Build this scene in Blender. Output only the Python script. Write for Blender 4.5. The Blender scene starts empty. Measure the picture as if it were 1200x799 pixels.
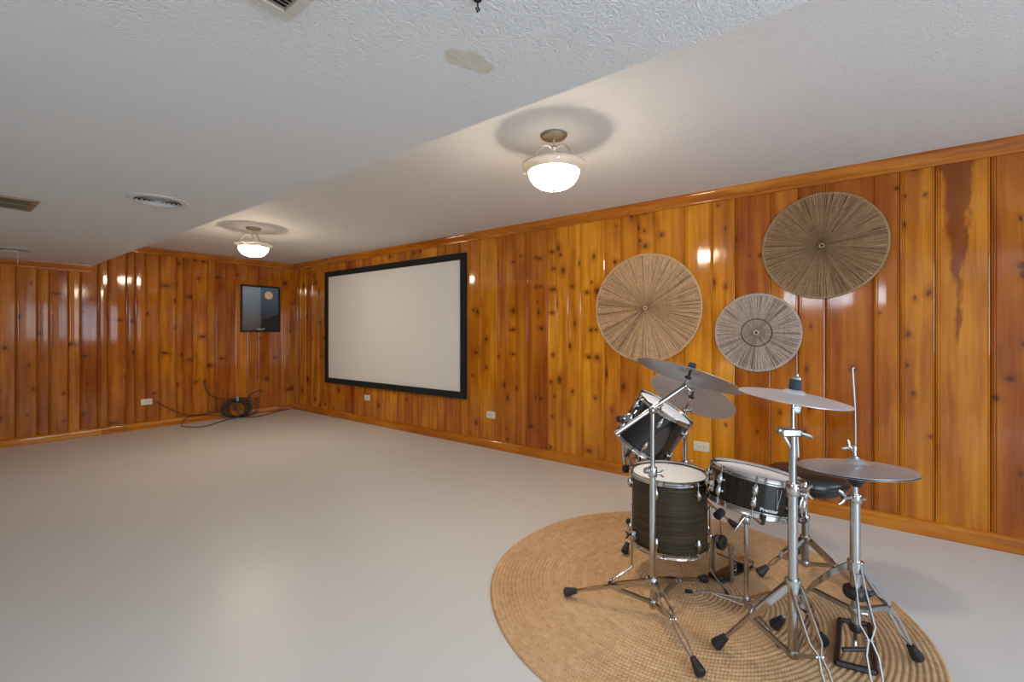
import bpy, bmesh, math, random
from mathutils import Vector, Matrix
random.seed(7)
C = bpy.context.scene
PI = math.pi
V = Vector

# ---------------------------------------------------------------- camera
YAW = math.radians(52.85)
SN, CS = math.sin(YAW), math.cos(YAW)
EYE = V((0, 0, 1.222))
cd = bpy.data.cameras.new('camera'); cam = bpy.data.objects.new('camera', cd)
C.collection.objects.link(cam)
cam.location = EYE
cam.rotation_euler = (PI/2, 0, -YAW)
cd.sensor_width = 36.0
cd.lens = 533.0/1200*36.0
cd.shift_y = -10.3/1200
cd.clip_start = 0.02
C.camera = cam

# ---------------------------------------------------------------- world, daylight, exposure
C.view_settings.view_transform = 'Standard'
C.view_settings.look = 'None'
C.view_settings.gamma = 1.0
C.view_settings.use_curve_mapping = False
C.view_settings.exposure = 0.0
w = bpy.data.worlds.new('world'); C.world = w; w.use_nodes = True
w.node_tree.nodes['Background'].inputs[0].default_value = (0.55, 0.7, 1.0, 1)
w.node_tree.nodes['Background'].inputs[1].default_value = 0.5
LAMP_STRENGTH = 84.0
def area(name, loc, rot, sx, sy, power, col, spread=PI):
    l = bpy.data.lights.new(name, 'AREA'); l.shape = 'RECTANGLE'; l.size = sx; l.size_y = sy
    l.energy = power; l.color = col; l.spread = spread
    o = bpy.data.objects.new(name, l); C.collection.objects.link(o)
    o.location = loc; o.rotation_euler = rot
    return o
LEFT_X, FRONT_Y, WALL_X, BACK_Y, CEIL, SOFF, EDGE = -2.4, -2.6, 3.70, 7.187, 2.30, 2.005, 1.284
# daylight: front and left windows, plus an unseen door added to light the floor
area('daylight_front_window', (2.5, FRONT_Y+0.05, 1.48), (-PI/2, 0, PI), 1.7, 1.0, 30, (0.68, 0.83, 1.0))
area('added_door_light', (-0.35, FRONT_Y+0.05, 1.06), (-PI/2, 0, PI), 2.3, 1.86, 122, (0.68, 0.83, 1.0))
area('daylight_window', (LEFT_X+0.05, 0.55, 1.83), (PI/2, 0, PI/2*3), 1.1, 0.26, 22, (0.82, 0.90, 1.0))

# ---------------------------------------------------------------- helpers
WM = {}
def K(x, Z, z):                     # drum-kit ground frame: x across, Z along, both metres
    return V((Z*SN + x*CS, Z*CS - x*SN, z))
def tilt(P, a, b, t):               # unit normal leaning a sideways, b up, t back towards the doorway side
    r = (P - EYE).normalized(); R = r.cross(V((0, 0, 1))).normalized(); U = R.cross(r)
    return (a*R + b*U - t*r).normalized()
def axis_matrix(P, n):
    q = V((0, 0, 1)).rotation_difference(n)
    return Matrix.Translation(P) @ q.to_matrix().to_4x4()

class MB:
    def __init__(s): s.v, s.f, s.M = [], [], Matrix()
    def add(s, vs, fs):
        o = len(s.v); s.v += [s.M @ V(v) for v in vs]; s.f += [[i+o for i in f] for f in fs]; return s
    def box(s, c, d, R=None, ch=0.0):
        x, y, z = d[0]/2, d[1]/2, d[2]/2
        bm = bmesh.new(); bmesh.ops.create_cube(bm, size=1)
        for v in bm.verts: v.co = V((v.co.x*2*x, v.co.y*2*y, v.co.z*2*z))
        if ch: bmesh.ops.bevel(bm, geom=list(bm.edges), offset=ch, segments=1, affect='EDGES')
        m = Matrix.Translation(c) @ (R.to_4x4() if R else Matrix())
        bm.verts.index_update()
        s.add([m @ v.co for v in bm.verts], [[v.index for v in f.verts] for f in bm.faces]); bm.free(); return s
    def tube(s, pts, r, n=10, cap=True, squash=1.0, closed=False):
        pts = [V(p) for p in pts]; N = len(pts)
        rs = r if isinstance(r, (list, tuple)) else [r]*N
        def tan(i):
            if closed: return (pts[(i+1) % N]-pts[i-1]).normalized()
            if i == 0: return (pts[1]-pts[0]).normalized()
            if i == N-1: return (pts[-1]-pts[-2]).normalized()
            return ((pts[i+1]-pts[i]).normalized()+(pts[i]-pts[i-1]).normalized()).normalized()
        t = tan(0); a = V((0, 0, 1)) if abs(t.z) < 0.9 else V((1, 0, 0))
        u = t.cross(a).normalized(); vs, fs = [], []
        for i in range(N):
            t2 = tan(i); q = t.rotation_difference(t2); u = (q @ u).normalized(); t = t2; w_ = t.cross(u)
            for k in range(n):
                an = 2*PI*k/n
                vs.append(pts[i] + rs[i]*(math.cos(an)*u + squash*math.sin(an)*w_))
        for i in range(N if closed else N-1):
            j = (i+1) % N
            for k in range(n):
                fs.append([i*n+k, i*n+(k+1) % n, j*n+(k+1) % n, j*n+k])
        if cap and not closed: fs += [list(range(n))[::-1], [(N-1)*n+k for k in range(n)]]
        return s.add(vs, fs)
    def lathe(s, prof, n=32, closed=False):
        vs, fs, idx = [], [], []
        for r, z in prof:
            if r < 1e-6: idx.append([len(vs)]*n); vs.append((0, 0, z))
            else:
                idx.append([len(vs)+k for k in range(n)])
                vs += [(r*math.cos(2*PI*k/n), r*math.sin(2*PI*k/n), z) for k in range(n)]
        m = len(prof)
        for i in range(m if closed else m-1):
            a, b = idx[i], idx[(i+1) % m]
            for k in range(n):
                f = [a[k], a[(k+1) % n], b[(k+1) % n], b[k]]; g = []
                for q in f:
                    if q not in g: g.append(q)
                if len(g) > 2: fs.append(g)
        return s.add(vs, fs)
    def cyl(s, p, q, r, n=14, r2=None):
        return s.tube([p, q], [r, r if r2 is None else r2], n)
    def build(s, name, mat, parent=None, at=None, sharp=38, smooth=True):
        if parent is None and at is None:
            xs = [v.x for v in s.v]; ys = [v.y for v in s.v]; zs = [v.z for v in s.v]
            at = Matrix.Translation(((min(xs)+max(xs))/2, (min(ys)+max(ys))/2, min(zs)))
        if at is None: at = WM[parent.name].copy()
        inv = at.inverted()
        me = bpy.data.meshes.new(name); me.from_pydata([inv @ v for v in s.v], [], s.f)
        bm = bmesh.new(); bm.from_mesh(me); bmesh.ops.recalc_face_normals(bm, faces=bm.faces); bm.to_mesh(me); bm.free()
        me.materials.append(mat)
        if smooth:
            me.polygons.foreach_set('use_smooth', [True]*len(me.polygons))
            me.set_sharp_from_angle(angle=math.radians(sharp))
        return link(name, me, parent, at)
def link(name, data, parent, at):
    o = bpy.data.objects.new(name, data); C.collection.objects.link(o)
    if parent is not None:
        o.parent = parent; o.matrix_local = WM[parent.name].inverted() @ at
    else: o.matrix_local = at
    WM[o.name] = at.copy(); return o
def tag(o, label=None, cat=None, group=None, kind=None):
    for k, v in (('label', label), ('category', cat), ('group', group), ('kind', kind)):
        if v: o[k] = v
    return o
def thing(name, loc, label, cat, group=None):
    o = link(name, None, None, Matrix.Translation(loc)); o.empty_display_size = 0.1
    return tag(o, label, cat, group)
def copy_tree(o, parent=None, dloc=None):
    c = o.copy(); C.collection.objects.link(c)
    if parent: c.parent = parent
    if dloc is not None: c.location = o.location + V(dloc)
    for ch in list(o.children): copy_tree(ch, c)
    return c

# ---------------------------------------------------------------- materials
def mat(name, col=(0.8, 0.8, 0.8), rough=0.5, metal=0.0, **kw):
    m = bpy.data.materials.new(name); m.use_nodes = True
    b = m.node_tree.nodes['Principled BSDF']
    b.inputs['Base Color'].default_value = (*col, 1); b.inputs['Roughness'].default_value = rough
    b.inputs['Metallic'].default_value = metal
    for k, v in kw.items(): b.inputs[k.replace('_', ' ')].default_value = v
    return m
class NT:
    def __init__(s, m): s.t = m.node_tree; s.b = s.t.nodes['Principled BSDF']
    def n(s, ty, **kw):
        nd = s.t.nodes.new(ty)
        for k, v in kw.items(): setattr(nd, k, v)
        return nd
    def l(s, a, b): s.t.links.new(a, b)
    def math(s, op, a, b=None, c=None, clamp=False):
        nd = s.n('ShaderNodeMath', operation=op, use_clamp=clamp)
        for i, x in enumerate((a, b, c)):
            if x is None: continue
            if hasattr(x, 'is_output'): s.l(x, nd.inputs[i])
            else: nd.inputs[i].default_value = x
        return nd.outputs[0]
    def vec(s, op, a, b=None, c=None, scale=None, out=0):
        nd = s.n('ShaderNodeVectorMath', operation=op)
        for i, x in enumerate((a, b, c)):
            if x is None: continue
            if hasattr(x, 'is_output'): s.l(x, nd.inputs[i])
            else: nd.inputs[i].default_value = x
        if scale is not None:
            if hasattr(scale, 'is_output'): s.l(scale, nd.inputs['Scale'])
            else: nd.inputs['Scale'].default_value = scale
        return nd.outputs[1 if op in ('DISTANCE', 'LENGTH', 'DOT_PRODUCT') else 0]
    def noise(s, vec, scale, detail=2, rough=0.5, dist=0.0, out=0):
        nd = s.n('ShaderNodeTexNoise'); nd.inputs['Scale'].default_value = scale; nd.inputs['Detail'].default_value = detail
        nd.inputs['Roughness'].default_value = rough; nd.inputs['Distortion'].default_value = dist
        if vec is not None: s.l(vec, nd.inputs['Vector'])
        return nd.outputs[out]
    def ramp(s, fac, stops):
        nd = s.n('ShaderNodeValToRGB'); e = nd.color_ramp.elements
        while len(e) < len(stops): e.new(0.5)
        for i, (p, c) in enumerate(stops): e[i].position = p; e[i].color = (*c, 1)
        s.l(fac, nd.inputs[0]); return nd.outputs[0]
    def mix(s, fac, a, b, mode='MIX'):
        nd = s.n('ShaderNodeMix', data_type='RGBA', blend_type=mode)
        for i, x in ((0, fac), (6, a), (7, b)):
            if hasattr(x, 'is_output'): s.l(x, nd.inputs[i])
            else: nd.inputs[i].default_value = x if i == 0 else (*x, 1)
        return nd.outputs[2]
    def rng(s, x, a, b, c, d):
        nd = s.n('ShaderNodeMapRange'); s.l(x, nd.inputs[0])
        for i, v in enumerate((a, b, c, d)): nd.inputs[i+1].default_value = v
        return nd.outputs[0]
    def obj(s): return s.n('ShaderNodeTexCoord').outputs['Object']
    def sep(s, v):
        nd = s.n('ShaderNodeSeparateXYZ'); s.l(v, nd.inputs[0]); return nd.outputs
    def comb(s, x, y, z):
        nd = s.n('ShaderNodeCombineXYZ')
        for i, q in enumerate((x, y, z)):
            if hasattr(q, 'is_output'): s.l(q, nd.inputs[i])
            else: nd.inputs[i].default_value = q
        return nd.outputs[0]
    def bump(s, h, strength=0.3, dist=0.002):
        nd = s.n('ShaderNodeBump'); nd.inputs['Strength'].default_value = strength; nd.inputs['Distance'].default_value = dist
        s.l(h, nd.inputs['Height']); s.l(nd.outputs[0], s.b.inputs['Normal'])
    def color(s, c): s.l(c, s.b.inputs['Base Color'])
    def attr(s, name):
        nd = s.n('ShaderNodeAttribute', attribute_type='OBJECT', attribute_name=name); return nd.outputs

NK = 10
def pine_material(name, knots=True, horizontal=False):
    m = mat(name, rough=0.14); t = NT(m); t.b.inputs['Specular IOR Level'].default_value = 0.42
    p = t.obj(); rnd = t.n('ShaderNodeObjectInfo').outputs['Random']
    x, y, z = t.sep(p)
    if horizontal: u, lv = z, t.math('ADD', x, y)
    else: u, lv = t.math('ADD', x, y), z
    sh = t.math('MULTIPLY', rnd, 37.0)
    base = t.comb(u, t.math('ADD', y, sh), lv)
    wob = t.noise(t.vec('MULTIPLY', base, (6, 6, 1.6)), 1.0, 2)
    gu = t.math('ADD', u, t.math('MULTIPLY', wob, 0.06))
    g1 = t.noise(t.comb(t.math('MULTIPLY', gu, 20.0), sh, t.math('MULTIPLY', lv, 0.9)), 1.0, 3, 0.6)
    g2 = t.noise(t.comb(t.math('MULTIPLY', gu, 150.0), sh, t.math('MULTIPLY', lv, 3.0)), 1.0, 2, 0.6)
    blotch = t.noise(t.comb(t.math('MULTIPLY', u, 5.0), sh, t.math('MULTIPLY', lv, 1.8)), 1.0, 3)
    fac = t.math('ADD', t.math('MULTIPLY', g1, 0.50), t.math('ADD', t.math('MULTIPLY', g2, 0.10), t.math('MULTIPLY', blotch, 0.46)))
    col = t.ramp(fac, [(0.36, (0.64, 0.245, 0.018)), (0.49, (0.52, 0.172, 0.010)), (0.60, (0.38, 0.106, 0.006)), (0.74, (0.23, 0.052, 0.004))])
    tone = t.attr('tone')['Fac']
    hsv = t.n('ShaderNodeHueSaturation'); t.l(col, hsv.inputs['Color'])
    t.l(t.math('ADD', t.math('MULTIPLY', tone, 0.56), 0.68), hsv.inputs['Value'])
    t.l(t.math('ADD', t.math('MULTIPLY', tone, 0.020), 0.489), hsv.inputs['Hue'])
    hsv.inputs['Saturation'].default_value = 1.0
    col = hsv.outputs[0]
    if knots:
        wn = t.noise(base, 26.0, 2, out=1)
        wp = t.vec('ADD', p, t.vec('SCALE', t.vec('SUBTRACT', wn, (0.5, 0.5, 0.5)), scale=0.024))
        wx, wy, wz = t.sep(wp); q = t.comb(t.math('ADD', wx, 0.0), wz, 0.0)
        dmin = None
        for i in range(NK):
            a = t.attr('knot_%d' % i)
            sp = t.n('ShaderNodeSeparateColor'); t.l(a['Color'], sp.inputs[0])
            sv = t.comb(sp.outputs[2], a['Alpha'], 0.0)
            d = t.vec('DISTANCE', t.vec('MULTIPLY', q, sv), t.comb(sp.outputs[0], sp.outputs[1], 0.0))
            dmin = d if dmin is None else t.math('MINIMUM', dmin, d)
        halo = t.rng(dmin, 0.8, 3.0, 0.60, 0.0); core = t.rng(dmin, 0.40, 1.25, 0.80, 0.0)
        col = t.mix(halo, col, (0.25, 0.060, 0.006)); col = t.mix(core, col, (0.070, 0.018, 0.005))
        a = t.attr('heart')                       # a broad stripe of dark heartwood tapering down one board
        sp = t.n('ShaderNodeSeparateColor'); t.l(a['Color'], sp.inputs[0])
        n2 = t.noise(t.vec('MULTIPLY', base, (18, 18, 7)), 1.0, 3)
        down = t.math('SUBTRACT', 2.25, lv)
        half = t.math('SUBTRACT', t.math('ADD', 0.018, t.math('MULTIPLY', n2, 0.11)), t.math('MULTIPLY', down, 0.068))
        du = t.math('ABSOLUTE', t.math('SUBTRACT', u, sp.outputs[0]))
        hm = t.math('MULTIPLY', t.rng(t.math('SUBTRACT', du, half), -0.010, 0.008, 0.80, 0.0), sp.outputs[1])
        col = t.mix(hm, col, (0.17, 0.030, 0.004))
    t.color(col)
    t.l(t.rng(blotch, 0.3, 0.7, 0.055, 0.11), t.b.inputs['Roughness'])
    t.bump(t.math('ADD', g1, t.math('MULTIPLY', wob, 2.0)), 0.06, 0.002)
    return m

def ceiling_material(name, stain=False):
    m = mat(name, (0.73, 0.72, 0.70), 0.75); t = NT(m); p = t.obj()
    n1 = t.noise(p, 34, 3, 0.55, 1.8); n2 = t.noise(p, 110, 2)
    h = t.math('ADD', t.math('MULTIPLY', t.math('ABSOLUTE', t.math('SUBTRACT', n1, 0.5)), -2.2), t.math('MULTIPLY', n2, 0.35))
    t.bump(h, 0.55, 0.006)
    if stain:
        q = t.vec('SUBTRACT', p, STAIN); n = t.noise(q, 22, 3); nv = t.vec('SCALE', t.noise(q, 16, 2, out=1), scale=0.06)
        q = t.vec('ADD', q, t.vec('SUBTRACT', nv, (0.03, 0.03, 0.03)))
        rot = t.n('ShaderNodeVectorRotate', rotation_type='Z_AXIS'); t.l(q, rot.inputs['Vector']); rot.inputs['Angle'].default_value = 0.28
        d = t.vec('LENGTH', t.vec('MULTIPLY', rot.outputs[0], (1/0.082, 1/0.042, 0.0)))
        msk = t.rng(d, 0.93, 1.05, 1.0, 0.0)
        t.color(t.mix(t.math('MULTIPLY', msk, t.rng(n, 0.3, 0.7, 0.55, 0.9)), (0.73, 0.72, 0.70), (0.60, 0.52, 0.39)))
    return m
STAIN = (0.978, 0.892, 0.0)

M = {}
M['plank'] = pine_material('knotty_pine')
M['trim'] = pine_material('pine_trim', knots=False, horizontal=True)
M['backing'] = mat('groove_backing_wood', (0.16, 0.045, 0.008), 0.5)  # dark brown board behind the plank joints
M['ceiling'] = ceiling_material('stippled_ceiling')
M['soffit'] = ceiling_material('stippled_soffit', stain=True)
m = mat('painted_concrete', (0.64, 0.635, 0.625), 0.36); t = NT(m); p = t.obj()
n = t.noise(p, 0.9, 4, 0.6); n2 = t.noise(p, 30, 3)
t.color(t.mix(n, (0.655, 0.655, 0.635), (0.605, 0.605, 0.595)))
t.l(t.rng(n, 0.3, 0.7, 0.30, 0.42), t.b.inputs['Roughness']); t.bump(n2, 0.05, 0.002)
M['floor'] = m
M['plaster'] = mat('cream_wall_paint', (0.60, 0.56, 0.50), 0.7)
M['chrome'] = mat('chrome', (0.52, 0.51, 0.50), 0.14, 1.0)
M['steel'] = mat('brushed_steel', (0.40, 0.39, 0.37), 0.3, 1.0)
M['rubber'] = mat('black_rubber', (0.014, 0.014, 0.015), 0.55)
M['black'] = mat('black_plastic', (0.012, 0.012, 0.013), 0.35)
M['felt'] = mat('dark_felt', (0.035, 0.04, 0.06), 0.9)
M['vinyl'] = mat('black_vinyl', (0.016, 0.014, 0.013), 0.28)
M['velvet'] = mat('black_velvet', (0.006, 0.006, 0.006), 0.9)
m = mat('screen_fabric', (0.74, 0.71, 0.67), 0.85); M['screen'] = m
M['plate'] = mat('ivory_plastic', (0.72, 0.66, 0.52), 0.35)
M['slot'] = mat('dark_slot', (0.03, 0.025, 0.02), 0.6)
M['vent_white'] = mat('vent_enamel', (0.66, 0.65, 0.63), 0.45)
M['vent_brown'] = mat('tan_enamel', (0.30, 0.20, 0.12), 0.45)
M['vent_dirty'] = mat('grimy_enamel', (0.55, 0.50, 0.42), 0.5)
M['louvre'] = mat('dusty_louvre', (0.23, 0.175, 0.11), 0.6)
M['nickel'] = mat('brushed_nickel', (0.62, 0.56, 0.47), 0.38, 0.9)
M['canopy'] = mat('aged_nickel', (0.34, 0.30, 0.23), 0.42, 0.8)
M['cream_metal'] = mat('satin_rim', (0.60, 0.54, 0.46), 0.42, 0.35)
m = mat('lit_glass', (0.9, 0.86, 0.8), 0.3); b = m.node_tree.nodes['Principled BSDF']
b.inputs['Emission Color'].default_value = (1.0, 0.83, 0.62, 1); b.inputs['Emission Strength'].default_value = LAMP_STRENGTH
M['bowl'] = m
m = mat('lit_interior', (0.9, 0.86, 0.8), 0.5); b = m.node_tree.nodes['Principled BSDF']   # light leaving the open top of the bowl
b.inputs['Emission Color'].default_value = (1.0, 0.83, 0.62, 1); b.inputs['Emission Strength'].default_value = LAMP_STRENGTH*0.016
M['interior'] = m
M['cable'] = mat('dark_cable', (0.022, 0.02, 0.018), 0.45)
M['tie'] = mat('grey_tie', (0.35, 0.36, 0.38), 0.5)
def head_material(name, col, rough):
    m = mat(name, col, rough); t = NT(m); p = t.obj(); t.bump(t.noise(p, 300, 2), 0.05, 0.001)
    return m
M['head'] = head_material('coated_drum_head', (0.88, 0.89, 0.93), 0.5)
def shell_material(name, a, b_, rough, axis_scale=(2, 2, 90)):
    m = mat(name, a, rough); t = NT(m); p = t.obj()
    n = t.noise(t.vec('MULTIPLY', p, axis_scale), 1.0, 4, 0.65); t.color(t.ramp(n, [(0.35, a), (0.65, b_)]))
    t.b.inputs['Specular IOR Level'].default_value = 0.3; return m
M['shell_brown'] = shell_material('dark_brown_wood', (0.024, 0.016, 0.007), (0.070, 0.046, 0.022), 0.55)
M['shell_black'] = mat('black_lacquer', (0.012, 0.012, 0.014), 0.14, Coat_Weight=0.6)
M['shell_snare'] = shell_material('black_stained_wood', (0.012, 0.009, 0.006), (0.030, 0.022, 0.014), 0.25, (60, 60, 2))
def cymbal_material(name, col, rough):
    m = mat(name, col, rough, 0.60); t = NT(m); p = t.obj(); x, y, z = t.sep(p)
    r = t.vec('LENGTH', t.comb(x, y, 0.0)); n = t.noise(t.comb(t.math('MULTIPLY', r, 420.0), 0.0, 0.0), 1.0, 2)
    t.bump(n, 0.12, 0.001); k = t.noise(p, 9, 3)
    t.color(t.mix(k, col, tuple(c*0.78 for c in col))); return m
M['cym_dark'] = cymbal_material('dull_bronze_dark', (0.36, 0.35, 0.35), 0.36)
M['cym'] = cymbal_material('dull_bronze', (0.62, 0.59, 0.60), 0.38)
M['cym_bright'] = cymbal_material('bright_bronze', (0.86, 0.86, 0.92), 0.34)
def jute_material():
    m = mat('braided_jute', (0.5, 0.3, 0.14), 0.9); t = NT(m); p = t.obj(); x, y, z = t.sep(p)
    r = t.vec('LENGTH', t.comb(x, y, 0.0)); an = t.math('ARCTAN2', y, x)
    ring = t.math('FLOOR', t.math('DIVIDE', r, RING))
    s_ = t.math('MULTIPLY', an, t.math('MULTIPLY', ring, RING))
    fr = t.math('FRACT', t.math('DIVIDE', r, RING))
    ph = t.math('ADD', t.math('MULTIPLY', s_, 2*PI/0.013), t.math('MULTIPLY', t.math('ABSOLUTE', t.math('SUBTRACT', fr, 0.5)), 7.0))
    br = t.math('ADD', t.math('MULTIPLY', t.math('SINE', t.math('ADD', ph, t.math('MULTIPLY', ring, 2.4))), 0.5), 0.5)
    n1 = t.noise(t.comb(t.math('MULTIPLY', s_, 28.0), t.math('MULTIPLY', ring, 5.3), 0.0), 1.0, 3, 0.7)
    n2 = t.noise(p, 2.2, 3); n3 = t.noise(t.comb(ring, 0.0, 0.0), 0.9, 1)
    f = t.math('ADD', t.math('MULTIPLY', br, 0.13), t.math('ADD', t.math('MULTIPLY', n1, 0.44), t.math('ADD', t.math('MULTIPLY', n2, 0.30), t.math('MULTIPLY', n3, 0.26))))
    t.color(t.ramp(f, [(0.30, (0.28, 0.135, 0.058)), (0.46, (0.48, 0.275, 0.132)), (0.60, (0.61, 0.385, 0.200)), (0.80, (0.76, 0.55, 0.33))]))
    t.bump(t.math('ADD', br, t.math('MULTIPLY', n1, 0.8)), 0.5, 0.003); return m
RING = 0.0187
M['jute'] = jute_material()
def grass_material(name, a, b_, c):
    m = mat(name, a, 0.8); t = NT(m); p = t.obj(); x, y, z = t.sep(p)
    r = t.vec('LENGTH', t.comb(x, z, 0.0)); an = t.math('ARCTAN2', z, x)
    ca, sa = t.math('COSINE', an), t.math('SINE', an)
    n1 = t.noise(t.comb(t.math('MULTIPLY', ca, 75.0), t.math('MULTIPLY', sa, 75.0), t.math('MULTIPLY', r, 14.0)), 1.0, 3, 0.7)
    n2 = t.noise(t.comb(t.math('MULTIPLY', r, 55.0), t.math('MULTIPLY', ca, 3.0), t.math('MULTIPLY', sa, 3.0)), 1.0, 2)
    f = t.math('ADD', t.math('MULTIPLY', n1, 0.80), t.math('MULTIPLY', n2, 0.20))
    t.color(t.ramp(f, [(0.30, a), (0.50, b_), (0.72, c)])); t.bump(n1, 0.4, 0.004); return m
M['grass_tan'] = grass_material('tan_seagrass', (0.33, 0.185, 0.085), (0.58, 0.37, 0.20), (0.76, 0.54, 0.33))
M['grass_grey'] = grass_material('grey_seagrass', (0.26, 0.195, 0.15), (0.48, 0.38, 0.31), (0.70, 0.59, 0.50))
M['grass_dark'] = grass_material('brown_seagrass', (0.17, 0.095, 0.043), (0.34, 0.205, 0.105), (0.50, 0.33, 0.185))
M['hole'] = mat('dark_hub', (0.085, 0.052, 0.028), 0.8)

# ================================================================ the room
def struct(name, mb, m, parent=None, kind='structure'):
    o = mb.build(name, m, parent)
    if parent is None: o['kind'] = kind
    return o
struct('floor', MB().box(((LEFT_X+WALL_X)/2, (FRONT_Y+BACK_Y)/2, -0.05), (WALL_X-LEFT_X+0.4, BACK_Y-FRONT_Y+0.4, 0.1)), M['floor'])
o = MB().box(((EDGE+WALL_X)/2, (FRONT_Y+BACK_Y)/2, CEIL+0.05), (WALL_X-EDGE+0.5, BACK_Y-FRONT_Y+0.4, 0.1)).build('ceiling', M['ceiling'], at=Matrix()); o['kind'] = 'structure'
o = MB().box(((LEFT_X+EDGE)/2-0.1, (FRONT_Y+BACK_Y)/2, SOFF+0.2), (EDGE-LEFT_X+0.2, BACK_Y-FRONT_Y+0.4, 0.4)).build('ceiling_soffit', M['soffit'], at=Matrix.Translation((0, 0, SOFF))); o['kind'] = 'structure'

# panelled walls: a dark backing board carries every plank as a piece of its own
def plank(parent, width, height, M4, tone, knots, heart=None):
    tl, tr = random.uniform(-.0016, .0016), random.uniform(-.0016, .0016)
    bow = random.uniform(-.0006, .0016); w_ = width
    prof = [(0.001, -.008), (.003, -.002), (.008, 0), (.0105, -.0036), (.013, 0), (.0185, 0), (.021, -.0036), (.0235, .0)]
    prof += [(w_*.5, bow), (w_-.013, 0), (w_-.0105, -.0036), (w_-.008, 0), (w_-.003, -.002), (w_-.001, -.008)] if w_ > .07 else [(w_-.003, 0), (w_-.001, -.008)]
    vs, fs = [], []
    for z in (0.0, height):
        for u, d in prof:
            vs.append((u, -(0.012 + d + tl + (tr-tl)*u/w_), z))
    n = len(prof)
    for i in range(n-1): fs.append([i, i+1, n+i+1, n+i])
    me = bpy.data.meshes.new('plank'); me.from_pydata(vs, [], fs); me.materials.append(M['plank'])
    o = link('plank', me, parent, M4)
    o['tone'] = float(tone)
    kn = sorted(knots, key=lambda k: -k[2]*k[3])[:NK]
    for i in range(NK):
        if i < len(kn):
            u, z, a, b_ = kn[i]; a *= .95; o['knot_%d' % i] = [u/a, z/b_, 1.0/a, 1.0/b_]
        else: o['knot_%d' % i] = [99.0, 99.0, 0.0, 0.0]
    o['heart'] = [float(heart), 1.0, 0.0, 1.0] if heart is not None else [0.0, 0.0, 0.0, 1.0]
    return o
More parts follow.
